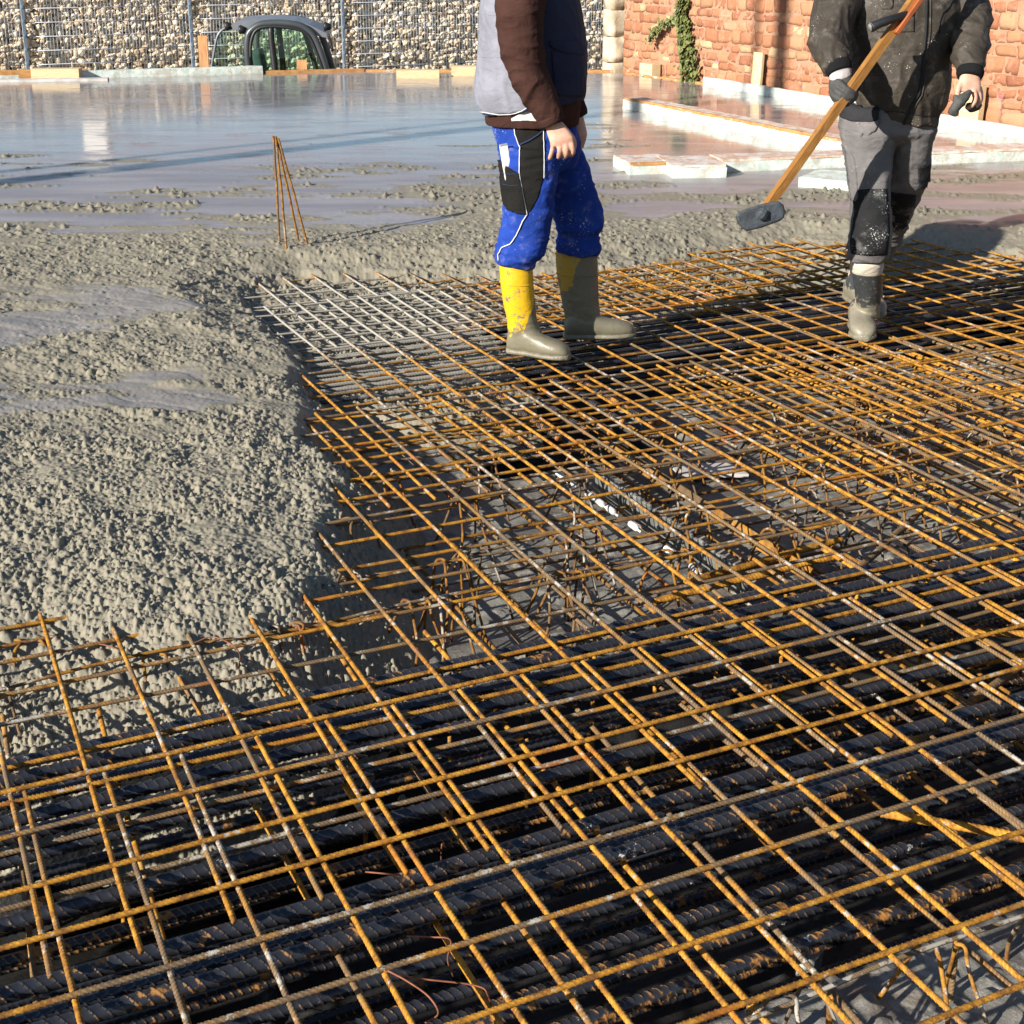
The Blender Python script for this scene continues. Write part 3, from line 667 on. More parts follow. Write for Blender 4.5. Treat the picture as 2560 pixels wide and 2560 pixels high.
bm = bmesh.new(); box_bm(bm, (5.75, .248, 2.3), (11.5, .50, 4.6)); bm_obj('mortar_core', bm, M['mortar'], wall)
M['pink'] = plain('pink_spray_paint', (.90, .20, .27), .8, 0, .1, 20)
m = M['pink']; tb = m.node_tree.nodes['Principled BSDF']; nz = m.node_tree.nodes.new('ShaderNodeTexNoise'); nz.inputs['Scale'].default_value = 45
rp = m.node_tree.nodes.new('ShaderNodeMapRange'); rp.inputs[1].default_value = .40; rp.inputs[2].default_value = .62; rp.inputs[4].default_value = .75
m.node_tree.links.new(nz.outputs[0], rp.inputs[0]); m.node_tree.links.new(rp.outputs[0], tb.inputs['Alpha'])
def z12(x, y): return 1500 + x / 1.8226, y / 1.8226
def on_wall(px, py):
    """where the line of sight through a photo point meets the face of the wall (wall coordinates)"""
    r = ray(px, py); n = np.array([DA[0], DA[1], 0]); t = (WU - EYE @ n) / (r @ n); p = EYE + r * t
    return toUV(p[0], p[1])[1] + 16.1, p[2] + 1.9
for (xa, ya, xb, yb) in ((545, 335, 545, 265), (828, 345, 830, 285), (1832, 525, 1845, 415)):
    x, z0 = on_wall(*z12(xa, ya)); _, z1_ = on_wall(*z12(xb, yb)); hh = z1_ - z0
    bm = bmesh.new()
    for (cx, cz, w, hgt, r) in ((0, hh * .42, .018, hh * .85, .05), (-.022, hh * .80, .018, hh * .34, .42), (.022, hh * .80, .018, hh * .34, -.42)):
        bmesh.ops.create_grid(bm, x_segments=1, y_segments=6, size=.5); vv = bm.verts[-14:]
        bmesh.ops.scale(bm, vec=(w, hgt, 1), verts=vv); bmesh.ops.rotate(bm, matrix=Matrix.Rotation(r, 3, 'Z'), verts=vv); bmesh.ops.translate(bm, vec=(cx, cz, 0), verts=vv)
    bmesh.ops.rotate(bm, matrix=Matrix.Rotation(PI / 2, 3, 'X'), verts=bm.verts); bmesh.ops.translate(bm, vec=(x, -.034 - .004 * (xa > 600), z0), verts=bm.verts)
    bm_obj('paint_arrow', bm, M['pink'], wall)
# pier at the end of the wall
pier = empty('stone_pier', UV(8.98, -16.26, -1.9), AA - PI / 2); tag(pier, 'pale rough stone pier where the red wall meets the fence', 'pier')
M['pale_stone'] = plain('pale_sandstone', (.52, .44, .31), .9, 0, .3, 5, .6, 30)
zz = 1.3; k = 0
while zz < 4.4:
    hgt = rs.uniform(.32, .5); bm = bmesh.new(); rough_box(bm, (-.02, .1, zz + hgt / 2), (.25 + rs.uniform(-.02, .02), .26 + rs.uniform(-.02, .02), hgt - .008), 0, amp=.02, seed=k)
    bm_obj('block', bm, M['pale_stone'], pier, True); zz += hgt; k += 1
# ivy: stem, side shoot, leaves
ivy = empty('ivy_plant', UV(WU, -14.6, 0), AA - PI / 2); tag(ivy, 'green ivy climbing the red sandstone wall with a stray shoot to the left', 'ivy')
M['leaf'] = None; m = N('ivy_leaf'); P = m.pos(); M['leaf'] = m.done(m.ramp(m.noise(P, 12, 3), [(.3, (.045, .060, .014)), (.55, (.12, .135, .03)), (.8, (.24, .21, .07))]), .55, 0, spec=.4)
M['bark'] = plain('ivy_stem', (.13, .085, .045), .9, 0, .3, 20)
def wl(px, py):                              # ivy local coordinates from the photo
    x, z = on_wall(*z12(px, py)); return x - 1.5, z - 1.9
main = [wl(430, 385), wl(425, 300), wl(415, 200), wl(405, 120), wl(395, 60), wl(415, -10), wl(410, -80)]
side = [wl(395, 100), wl(360, 92), wl(315, 115), wl(285, 150), wl(270, 185)]
a = Acc(); a.tube([(x, -.06, z) for x, z in main], [.022, .02, .018, .014, .011, .008, .004], 7, 3); a.tube([(x, -.07 - .02 * i, z) for i, (x, z) in enumerate(side)], [.009, .008, .006, .005, .003], 6, 3)
a.obj('stem', M['bark'], ivy)
wid = [.27, .20, .15, .12, .07, .05, .07]
LV, LQ = [], []; nl = 0; rr = random.Random(4)
def leaf(c, s):
    global nl
    n = Vector((rr.uniform(-.7, .7), -1, rr.uniform(-.2, .9))).normalized(); u = n.orthogonal().normalized(); u = Matrix.Rotation(rr.uniform(0, 6.28), 3, n) @ u; w = n.cross(u)
    for a_, b_ in ((0, -1), (.75, -.25), (0, .15), (-.75, -.25), (.45, .55), (0, 1), (-.45, .55)):
        LV.append(tuple(Vector(c) + u * a_ * s + w * b_ * s + n * (.18 * s * (1 - abs(a_))))) 
    LQ.extend([[nl, nl + 1, nl + 2, nl + 3], [nl + 1, nl + 4, nl + 5, nl + 2], [nl + 3, nl + 2, nl + 5, nl + 6]]); nl += 7
for i in range(1600):
    t = rr.random() ** .8 * 5.99; k = int(t); f = t - k
    if rr.random() > [1, 1, 1, .85, .55, .6][k]: continue
    x = main[k][0] * (1 - f) + main[k + 1][0] * f; z = main[k][1] * (1 - f) + main[k + 1][1] * f; w = wid[k] * (1 - f) + wid[k + 1] * f
    g = rr.gauss(0, .45); leaf((x + w * g, -.05 - .13 * rr.random() * max(.2, 1 - abs(g)), z + rr.uniform(-.05, .05)), rr.uniform(.018, .036))
for i in range(260):
    t = rr.random() * 3.99; k = int(t); f = t - k
    x = side[k][0] * (1 - f) + side[k + 1][0] * f; z = side[k][1] * (1 - f) + side[k + 1][1] * f; leaf((x + rr.gauss(0, .025), -.07 - .02 * t + rr.gauss(0, .02), z + rr.gauss(0, .028)), rr.uniform(.015, .03))
link('foliage', np_mesh('foliage', LV, LQ, False), M['leaf'], ivy)

# ------------------------------------------------------------------ edge boards, foam strips, blocks and pegs round the slab
m = N('pale_green_foam'); P = m.pos(); n = m.noise(P, 14, 5, .6); zz = m.sep(P)[2]
c = m.mix(m.mr(n, .35, .6), (.46, .56, .49), (.64, .68, .62)); c = m.mix(m.mr(m.noise(P, 6, 6, .75), .48, .60), c, (.46, .44, .37))
c = m.mix(m.mr(m.math('ADD', zz, m.math('MULTIPLY', n, .05)), .075, .045), c, (.42, .43, .36))
M['foam'] = m.done(c, .85, 0, m.bump(m.noise(P, 50, 4), .4, .006))
m = N('orange_formwork_timber'); P = m.pos(); n = m.noise(m.map(P, (1, 1, 3)), 12, 5, .6)
c = m.mix(m.mr(n, .3, .7), (.34, .15, .04), (.48, .26, .09)); c = m.mix(m.mr(m.noise(P, 7, 5, .7), .56, .66), c, (.46, .42, .35)); M['board'] = m.done(c, .75, 0, m.bump(n, .3, .004))
m = N('mortar_smeared_top'); P = m.pos(); n = m.noise(P, 12, 6, .7); M['smear'] = m.done(m.mix(m.mr(n, .4, .62), (.60, .56, .50), (.50, .30, .20)), .85, 0, m.bump(n, .5, .01))
m = N('pine_timber'); P = m.objc(); n = m.noise(m.map(P, (3, 30, 30)), 3, 5, .6, 1.0); M['pine'] = m.done(m.mix(m.mr(n, .3, .7), (.52, .38, .20), (.66, .52, .31)), .7, 0, m.bump(n, .15, .003))
m = N('reddish_pine'); P = m.objc(); n = m.noise(m.map(P, (12, 12, 2)), 3, 5, .6, 1.0); M['peg'] = m.done(m.mix(m.mr(n, .3, .7), (.40, .18, .07), (.58, .32, .14)), .75, 0, m.bump(n, .2, .003))
def strip(name, label, cat, p, q, w, z0, z1_, mat, side=1, top=None, cut=0.0, edge=None, grp=None):
    """a long board from p to q (XY), lying to one side of that line"""
    p = Vector((p[0], p[1], 0)); q = Vector((q[0], q[1], 0)); d = q - p; a = math.atan2(d.y, d.x); nrm = Vector((-d.y, d.x, 0)).normalized() * side
    c = (p + q) / 2 + nrm * w / 2; t = empty(name, (c.x, c.y, z0), a); tag(t, label, cat, grp)
    bm = bmesh.new(); rough_box(bm, (0, 0, (z1_ - z0) / 2), (d.length, w, z1_ - z0), 0, amp=.006, cuts=4, seed=len(label)); bm_obj('body', bm, M[mat], t)
    if top:
        bm = bmesh.new(); rough_box(bm, (0, side * .012, z1_ - z0 + .009), (d.length * .992, w - .03, .016), 0, amp=.006, cuts=4, seed=3); bm_obj('mortar_crust', bm, M[top], t)
    if edge:
        bm = bmesh.new(); rough_box(bm, (edge[0] * d.length, -side * (w / 2 - .012), z1_ - z0 + .008), (edge[1] * d.length, .026, .026), 0, amp=.003, cuts=4, seed=5); bm_obj('timber_edge', bm, M['board'], t)
    return t
def far(px, py, z=.03):
    p = at(*z1(px, py), z); return p[:2]
strip('foam_strip', 'long pale green foam edge board at the far end, left of the cab', 'foam board', (-5.28, 17.20), (-3.14, 17.95), .12, -.5, .125, 'foam')
strip('foam_strip', 'dark green smeared foam edge at the far left corner of the slab', 'foam board', (-7.6, 16.35), (-5.9, 17.02), .12, -.5, .09, 'foam')
strip('form_board', 'orange wooden edge board at the far end of the slab under the cab', 'form board', (-3.11, 17.98), (-1.90, 18.30), .06, -.6, .065, 'board')
strip('form_board', 'orange brown edge board behind the yellow booted worker at the far end', 'form board', (-1.88, 18.29), (1.30, 18.20), .06, -.6, .055, 'board')
strip('form_board', 'orange board stub behind the big timber at the far left', 'form board', (-6.3, 17.15), (-5.2, 17.45), .05, -.5, .14, 'board')
strip('form_board', 'yellowish edge board along the foot of the red wall', 'form board', (1.43, 17.95), (2.30, 16.45), .05, -.5, .05, 'board')
def block(name, label, cat, px, py, z, size, mat, rz, lean=0.0, Y=None):
    p = at(px, py, z) if Y is None else atY(px, py, Y)
    bm = bmesh.new(); rough_box(bm, (0, 0, size[2] / 2), size, 0, amp=.002, cuts=3, seed=len(label)); o = bm_obj(name, bm, M[mat], loc=Vector(p)); o.rotation_euler = (lean, 0, rz); tag(o, label, cat)
    return o
block('timber_block', 'large square pine timber lying at the far left slab edge', 'timber', *z1(308, 428), .03, (.56, .22, .135), 'pine', .10)
block('timber_block', 'pine timber block on the slab just left of the yellow booted worker', 'timber', 1045, 195, .03, (.52, .2, .10), 'pine', .05)
block('timber_block', 'smaller pine block touching the grey vest at far slab edge', 'timber', 1165, 189, .03, (.36, .2, .12), 'pine', .05)
block('wooden_peg', 'tall reddish wooden peg standing left of the cab', 'peg', *z1(1098, 378), -.05, (.118, .05, .44), 'peg', .1, Y=18.4)
block('wooden_peg', 'short reddish wooden peg in front of the cab door', 'peg', *z1(1622, 384), -.05, (.13, .05, .15), 'peg', .1, Y=18.45)
block('wooden_plank', 'thin whitish plank lying flat at the far left of the slab', 'plank', *z1(210, 437), .032, (1.6, .16, .03), 'pale_scrap', .16)
def at_wall(name, label, cat, px, py, size, mat, lean):
    x, z = on_wall(px, py); p = UV(WU - .10, x - 16.1, z - 1.9)
    bm = bmesh.new(); rough_box(bm, (0, 0, size[2] / 2), size, 0, amp=.002, seed=len(label)); o = bm_obj(name, bm, M[mat], loc=p); o.rotation_euler = (lean, 0, AA - PI / 2); tag(o, label, cat)
at_wall('timber_block', 'small pine block at the foot of the red wall left of the ivy', 'timber', *z12(258, 370), (.30, .12, .22), 'pine', 0)
at_wall('wooden_plank', 'short pale plank leaning on the red wall between two pink arrows', 'plank', *z12(742, 440), (.17, .03, .48), 'pine', -.05)
at_wall('wooden_plank', 'pine plank end at the foot of the wall behind the held glove', 'plank', *z12(1722, 590), (.24, .06, .40), 'pine', -.03)
# foam and timber upstands in the middle right of the slab
strip('foam_strip', 'long white green foam board running along the foot of the red wall', 'foam board', UV(8.99, -13.95), UV(8.86, -8.0), .05, -.2, .13, 'foam', -1)
strip('foam_strip', 'foam upstand with orange timber edge and mortar crust, pointing at the wall', 'foam board', (1.10, 14.05), (2.62, 10.75), .20, -.1, .125, 'foam', 1, 'smear', edge=(0, .98))
strip('foam_strip', 'long low foam upstand with pinkish mortar crust behind the dark trousered worker', 'foam board', (1.50, 9.98), (5.6, 10.95), .30, -.1, .105, 'foam', 1, 'smear')
strip('foam_strip', 'short foam upstand with orange end, in front of the long crusted one', 'foam board', (.83, 9.86), (1.16, 9.93), .42, -.1, .10, 'foam', 1, 'smear', edge=(0, .95))
strip('foam_strip', 'white foam block with mortar on top, right end of the short upstand', 'foam board', (1.12, 9.70), (1.50, 9.75), .50, -.1, .105, 'foam', 1, 'smear')
strip('foam_strip', 'loose white foam offcut on the wet slab beside the grey trouser leg', 'foam board', (1.93, 9.38), (2.30, 9.16), .42, .0, .095, 'foam', 1)

# ------------------------------------------------------------------ excavator: cab above the slab edge, the rest below it
ex = empty('excavator', (-3.15, 19.65, -1.9), .08); tag(ex, 'dark framed excavator cab with green tinted windows behind the slab edge', 'excavator')
def ecp(px, py, dy=0.0):                     # cab profile in local x, z from the zoomed photo (500..860 x 0..200)
    p = atY(500 + px / 5.367, py / 5.367, 19.65 + dy); return (p[0] + 3.15, p[2] + 1.9)
M['cab'] = plain('charcoal_cab_paint', (.055, .062, .065), .35, .1, .15, 3)
M['cab_black'] = plain('black_rubber', (.012, .012, .013), .5, 0, .2, 9)
M['roof_paint'] = plain('grey_cab_roof', (.16, .17, .19), .35, .1, .1, 4)
m = N('tinted_glass'); m.b.inputs['Base Color'].default_value = (.80, .93, .85, 1); m.b.inputs['Roughness'].default_value = .02
tr = m.new('ShaderNodeBsdfTransparent'); tr.inputs[0].default_value = (.84, .95, .88, 1); gl = m.new('ShaderNodeBsdfGlossy'); gl.inputs['Roughness'].default_value = .03
mx = m.new('ShaderNodeMixShader'); fr = m.new('ShaderNodeFresnel'); fr.inputs[0].default_value = 1.45
m.t.links.new(fr.outputs[0], mx.inputs[0]); m.t.links.new(tr.outputs[0], mx.inputs[1]); m.t.links.new(gl.outputs[0], mx.inputs[2]); m.t.links.new(mx.outputs[0], m.o.inputs[0]); M['glass'] = m.m
def bent(name, pts, r, y, mat, sub=4, par=ex, sides=8, sq=1.0):
    a = Acc(); a.tube([(x, y, z) for x, z in pts], r, sides, sub); return a.obj(name, mat, par)
outer = [ecp(790, 1150), ecp(735, 900), ecp(705, 700), ecp(705, 500), ecp(735, 390), ecp(850, 300), ecp(1000, 275), ecp(1200, 278), ecp(1380, 310), ecp(1500, 380), ecp(1570, 470), ecp(1640, 640), ecp(1730, 920), ecp(1790, 1150)]
for y in (-.66, .66): bent('cab_frame', outer, .045, y, M['cab'])
inner = [ecp(845, 1150), ecp(780, 900), ecp(750, 700), ecp(755, 520), ecp(800, 390), ecp(880, 335), ecp(1020, 318), ecp(1250, 335), ecp(1400, 375), ecp(1500, 450), ecp(1590, 640), ecp(1690, 920), ecp(1740, 1150)]
bent('door_seal', inner, .022, -.685, M['cab_black'])
for y in (-.66, .66): bent('door_pillar', [ecp(1005, 300), ecp(1015, 500), ecp(1045, 750), ecp(1065, 950), ecp(1075, 1150)], .042, y, M['cab_black'], 2)
bent('rear_pillar', [ecp(1290, 340), ecp(1370, 500), ecp(1430, 680), ecp(1500, 900), ecp(1560, 1150)], .035, .62, M['cab_black'], 2)
# side glass, rear glass, opened front window
def pane(name, pts, y, mat='glass', th=.006, par=ex):
    bm = bmesh.new(); f = bm.faces.new([bm.verts.new((x, y, z)) for x, z in pts]); e = bmesh.ops.extrude_face_region(bm, geom=[f])
    for v in e['geom']:
        if isinstance(v, bmesh.types.BMVert): v.co.y += th
    bmesh.ops.recalc_face_normals(bm, faces=bm.faces); return bm_obj(name, bm, M[mat], par)
for y in (-.66, .66): pane('side_glass', inner, y)
fg = [ecp(455, 400), ecp(445, 520), ecp(455, 700), ecp(490, 900), ecp(520, 1150), ecp(770, 1150), ecp(720, 900), ecp(690, 700), ecp(690, 420), ecp(560, 390)]
pane('front_glass', fg, .40)
wf = [ecp(150, 1150), ecp(150, 930), ecp(185, 700), ecp(225, 500), ecp(300, 400), ecp(410, 350), ecp(460, 345)]
bent('window_frame', wf, .018, .15, M['roof_paint']); pane('front_window', wf + [ecp(450, 600), ecp(490, 900), ecp(520, 1150)], .15)
# roof slab, visor, lamps, mirror arms, seat, wipers
rp_ = [ecp(490, 300), ecp(560, 250), ecp(800, 228), ecp(1100, 228), ecp(1300, 250), ecp(1500, 300), ecp(1720, 410), ecp(1735, 470), ecp(1620, 455), ecp(1450, 350), ecp(1200, 285), ecp(900, 290), ecp(720, 370), ecp(520, 365)]
bm = bmesh.new(); f = bm.faces.new([bm.verts.new((x, -.62, z)) for x, z in rp_]); e = bmesh.ops.extrude_face_region(bm, geom=[f])
for v in e['geom']:
    if isinstance(v, bmesh.types.BMVert): v.co.y = .62
bmesh.ops.recalc_face_normals(bm, faces=bm.faces); bm_obj('roof', bm, M['roof_paint'], ex)
for (px, py, y) in ((450, 320, -.5), (1730, 330, -.5), (640, 360, -.62)):
    x, z_ = ecp(px, py); a = Acc(); a.tube([(x - .05, y, z_), (x - .03, y, z_), (x + .045, y, z_ - .005)], [.05, .062, .035], 14); a.obj('work_lamp', M['cab_black'], ex)
bent('mirror_arm', [ecp(1740, 420), ecp(1770, 520), ecp(1800, 650)], .018, -.6, M['cab_black'], 3)
bent('wiper_arm', [ecp(470, 400), ecp(530, 450), ecp(580, 480), ecp(640, 485)], .010, .35, M['cab_black'], 3)
bent('hose', [ecp(600, 510), ecp(615, 600), ecp(650, 690)], .009, .30, M['white_plastic'], 3)
bm = bmesh.new(); x, z_ = ecp(830, 900); box_bm(bm, (x, 0, z_ - .1), (.14, .5, .7), Matrix.Rotation(-.16, 3, 'Y'), .04); box_bm(bm, (x + .22, 0, z_ - .40), (.5, .5, .14), None, .04)
M['seat'] = plain('dark_green_seat', (.02, .05, .04), .8, 0, .2, 9); bm_obj('seat', bm, M['seat'], ex, True)
x, z_ = ecp(590, 810); a = Acc(); a.tube([(x, .386, z_), (x, .39, z_)], .05, 20); o = a.obj('sticker', M['white_plastic'], ex); o.scale = (.7, 1, 1); o.location.x = x * .3; o.data.transform(Matrix.Translation((0, 0, -z_)) ); o.location.z = z_; o.scale.z = 1.9
bm = bmesh.new(); box_bm(bm, (.1, 0, .82), (2.5, 1.5, .62), None, .08); bm_obj('upper_body', bm, M['roof_paint'], ex)
for y in (-.75, .75):
    a = Acc(); pts = [(-1.0, y, .02), (1.0, y, .02), (1.22, y, .22), (1.0, y, .46), (-1.0, y, .46), (-1.22, y, .22), (-1.0, y, .02)]
    bm = bmesh.new(); box_bm(bm, (0, y, .24), (2.3, .34, .44), None, .18, 4); bm_obj('track', bm, M['cab_black'], ex)

# ------------------------------------------------------------------ a tall white chimney beyond the fence, mirrored in the wet slab
hs = empty('chimney', (-12.95, 44, -1.9), .05); tag(hs, 'tall narrow white chimney beyond the gabion wall, mirrored in the wet slab', 'chimney')
M['render_white'] = plain('white_render', (.78, .76, .72), .9, 0, .05, 2)
bm = bmesh.new(); box_bm(bm, (0, 0, 3.6), (.72, .72, 7.2), bevel=.02); bm_obj('shaft', bm, M['render_white'], hs)
bm = bmesh.new(); box_bm(bm, (0, 0, 7.27), (.9, .9, .14), bevel=.02); bm_obj('cap', bm, M['spacer_block'], hs)

# ------------------------------------------------------------------ a utility pole beyond the left edge: its long shadow crosses the slab and the red wall
def pole_at(px, py, t):
    x, z = on_wall(px, py); p = UV(WU, x - 16.1, 0); S2 = Vector((-.741, -.671, 0)); return p + S2 * t
q = pole_at(1955, 80, 19.0); up_ = empty('utility_pole', (q.x, q.y, -1.9)); tag(up_, 'tall wooden utility pole casting the long thin shadow on the red wall', 'pole')
V, Q, T = tube([(0, 0, 0), (0, 0, 6), (0, 0, 15)], [.135, .13, .12], 18, 3); link('pole', np_mesh('pole', V, Q, True, T), M['bark'], up_)
V, Q, T = tube([(-.30, .33, 0), (-.30, .33, 15)], .05, 10, 1); link('cable_duct', np_mesh('cable_duct', V, Q, True, T), M['zinc'], up_)

# ------------------------------------------------------------------ people
def z2(x, y): return 1100 + x / 2.055, y / 2.055
def z3(x, y): return 1750 + x / 2.147, y / 2.147
def ze(x, y): return 1180 + x / 3.865, 200 + y / 3.865
def zg(x, y): return 2050 + x / 3.788, y / 3.788
def cloth(name, col, rough=.9, dust=0.0, dustcol=(.50, .48, .43), spec=.15, weave=.25, extra=None):
    m = N(name); P = m.pos(); n = m.noise(P, 7, 5, .6)
    c = m.mix(m.mr(n, .3, .7), tuple(x * .82 for x in col), tuple(x * 1.15 for x in col))
    if extra: c = extra(m, P, c)
    if dust:
        s = m.noise(P, 150, 2, .5); z = m.noise(P, 6, 4, .65)
        k = m.math('ADD', s, m.math('MULTIPLY', m.math('SUBTRACT', z, .5), .9))
        c = m.mix(m.mr(k, .80 - dust, .86 - dust), c, dustcol)
        c = m.mix(m.mr(m.noise(P, 14, 6, .7), .50, .80, 0, .25 + dust), c, dustcol)
    b = m.bump(m.noise(P, 600, 2), weave, .0006); b = m.bump(m.noise(P, 45, 4, .6), .22, .006, b); b = m.bump(m.noise(m.map(P, (1, 1, 1.5)), 13, 4, .55, 1.2), .38, .02, b)
    return m.done(c, rough, 0, b, spec)
def remesh(V, Q, T, vox, smooth=2, name='t'):
    me = np_mesh(name, V, Q, True, T); o = bpy.data.objects.new(name, me); COL.objects.link(o)
    md = o.modifiers.new('r', 'REMESH'); md.mode = 'VOXEL'; md.voxel_size = vox
    if smooth: s = o.modifiers.new('s', 'SMOOTH'); s.factor = .5; s.iterations = smooth
    dg = bpy.context.evaluated_depsgraph_get(); m2 = bpy.data.meshes.new_from_object(o.evaluated_get(dg)); m2.name = name
    bpy.data.objects.remove(o); bpy.data.meshes.remove(me)
    for p in m2.polygons: p.use_smooth = True
    return m2
def loft(rings, seg=28, sub=5, n=2.3):
    """closed skin over rings (centre, half vector, half vector)"""
    R = np.array([[np.array(c), np.array(a), np.array(b)] for c, a, b in rings]); E = np.concatenate([[2 * R[0] - R[1]], R, [2 * R[-1] - R[-2]]]); o = []
    for i in range(1, len(E) - 2):
        for k in range(sub):
            t = k / sub; a, b, c, d = E[i - 1:i + 3]
            o.append(.5 * (2 * b + (c - a) * t + (2 * a - 5 * b + 4 * c - d) * t * t + (3 * b - 3 * c + d - a) * t ** 3))
    o.append(R[-1]); th = np.linspace(0, 2 * PI, seg, endpoint=False)
    cs = np.sign(np.cos(th)) * np.abs(np.cos(th)) ** (2 / n); sn = np.sign(np.sin(th)) * np.abs(np.sin(th)) ** (2 / n)
    V = np.vstack([c + cs[:, None] * a + sn[:, None] * b for c, a, b in o]); m = len(o)
    i = np.arange(m - 1)[:, None] * seg; j = np.arange(seg)[None]; k = (j + 1) % seg
    Q = np.stack([i + j, i + k, i + k + seg, i + j + seg], -1).reshape(-1, 4); V = np.vstack([V, o[0][0], o[-1][0]])
    a = np.arange(seg); b = (a + 1) % seg; T = np.vstack([np.stack([np.full(seg, len(V) - 2), b, a], -1), np.stack([np.full(seg, len(V) - 1), a + (m - 1) * seg, b + (m - 1) * seg], -1)])
    return V, Q, T
def rg(zf, xl, yl, xr, yr, b, Y, Y2=None, grow=0.0):
    """ring from its left and right outline points in a zoomed photo crop, at depth Y, with depth half size b"""
    p = atY(*zf(xl, yl), Y); q = atY(*zf(xr, yr), Y if Y2 is None else Y2); a = (q - p) / 2; L = np.linalg.norm(a)
    return ((p + q) / 2, a * (L + grow) / L, np.array([0, b + grow, 0]))
class Person:
    def __init__(s, base): s.base = Vector(base); s.body = None
    def add(s, name, me, mat, parent=None):
        me.transform(Matrix.Translation(-s.base)); o = link(name, me, mat, parent if parent is not None else s.body); return o
def wrinkle(me, amp, f=1.0, axis=(1, 1, 2.2), zones=(), seed=0, hi=.35):
    n = len(me.vertices); co = np.empty(n * 3, np.float32); me.vertices.foreach_get('co', co); co = co.reshape(-1, 3)
    nr = np.empty(n * 3, np.float32); me.vertices.foreach_get('normal', nr); nr = nr.reshape(-1, 3)
    A = np.array(axis); out = np.zeros(n)
    for i in range(n):
        p = Vector(co[i] * A * 6 * f) + Vector((seed * 5.3, 0, 0)); w = mnoise.noise_vector(p * .5) * .9
        r = max(0, 1 - abs(mnoise.noise(p + w)) * 2.6) ** 1.3 - .3; r2 = max(0, 1 - abs(mnoise.noise((p + w) * 2.1)) * 2.6) ** 1.6 - .3
        k = amp
        for (zc, zr, mul) in zones: k += amp * mul * math.exp(-((co[i][2] - zc) / zr) ** 2)
        out[i] = (r * (1 - hi) + r2 * hi) * k
    co += nr * out[:, None]; me.vertices.foreach_set('co', co.ravel()); me.update()
def bvh(*objs):
    V, F = [], []
    for o in objs:
        k = len(V); mw = Matrix.Translation(o.parent.location if o.parent else Vector()) ; V += [mw @ v.co for v in o.data.vertices]; F += [[i + k for i in p.vertices] for p in o.data.polygons]
    return BVHTree.FromPolygons(V, F)
def hit(tree, px, py):
    r = Vector(ray(px, py)).normalized(); return tree.ray_cast(Vector(EYE), r)
def patch(per, name, zf, poly, tree, mat, off=.003, th=.003, step=8, parent=None, wob=0.0):
    """a flat piece of cloth sewn on: its outline comes from the photo, its shape from the garment beneath it"""
    P = np.array(poly, float); x0, y0 = P.min(0); x1, y1 = P.max(0); nx = max(2, int((x1 - x0) / step)); ny = max(2, int((y1 - y0) / step))
    gx, gy = np.meshgrid(np.linspace(x0, x1, nx + 1), np.linspace(y0, y1, ny + 1), indexing='ij')
    cx = (gx[:-1, :-1] + gx[1:, 1:]) / 2; cy = (gy[:-1, :-1] + gy[1:, 1:]) / 2; ins = inside(cx, cy, P)
    bm = bmesh.new(); vs = {}
    def gv(i, k):
        if (i, k) not in vs:
            x, y = gx[i, k], gy[i, k]
            # pull outline vertices onto the outline
            near = not all(0 <= a < nx and 0 <= b < ny and ins[a, b] for a in (i - 1, i) for b in (k - 1, k))
            if near:
                best = None
                for a, b in zip(P, np.roll(P, -1, 0)):
                    e = b - a; t = min(1, max(0, ((x - a[0]) * e[0] + (y - a[1]) * e[1]) / (e @ e + 1e-9))); q = a + t * e; d = (q[0] - x) ** 2 + (q[1] - y) ** 2
                    if best is None or d < best[0]: best = (d, q)
                if best[0] < (2 * step) ** 2: x, y = best[1]
            h = hit(tree, *zf(x, y)); vs[(i, k)] = bm.verts.new(h[0] + h[1] * off) if h[0] is not None else None
        return vs[(i, k)]
    for i in range(nx):
        for k in range(ny):
            if ins[i, k]:
                q = [gv(i, k), gv(i + 1, k), gv(i + 1, k + 1), gv(i, k + 1)]
                if all(q) and max((a.co - b.co).length for a in q for b in q) < .045:
                    try: bm.faces.new(q)
                    except ValueError: pass
    bmesh.ops.delete(bm, geom=[v for v in bm.verts if not v.link_faces], context='VERTS')
    # keep the largest connected piece
    todo = set(bm.faces); best = set()
    while todo:
        st = [todo.pop()]; comp = set(st)
        while st:
            f = st.pop()
            for e in f.edges:
                for g in e.link_faces:
                    if g in todo: todo.discard(g); comp.add(g); st.append(g)
        if len(comp) > len(best): best = comp
    bmesh.ops.delete(bm, geom=[f for f in bm.faces if f not in best], context='FACES')
    bmesh.ops.delete(bm, geom=[v for v in bm.verts if not v.link_faces], context='VERTS')
    for _ in range(2): bmesh.ops.smooth_vert(bm, verts=[v for v in bm.verts if not v.is_boundary], factor=.4, use_axis_x=True, use_axis_y=True, use_axis_z=True)
    bm.normal_update(); fs = list(bm.faces)
    if fs and sum(f.normal.dot(Vector(EYE) - f.calc_center_median()) for f in fs) < 0: bmesh.ops.reverse_faces(bm, faces=fs)
    bm.normal_update(); vs_ = list(bm.verts); low = {v: bm.verts.new(v.co - (v.normal * (th + off))) for v in vs_}
    be = [e for e in bm.edges if e.is_boundary]
    for e in be:
        f = e.link_faces[0]; a, b = [l for l in f.loops if l.edge == e][0].vert, [l for l in f.loops if l.edge == e][0].link_loop_next.vert
        try: bm.faces.new((b, a, low[a], low[b]))
        except ValueError: pass
    me = bpy.data.meshes.new(name); bm.normal_update(); bm.to_mesh(me); bm.free()
    for p in me.polygons: p.use_smooth = True
    return per.add(name, me, mat, parent)
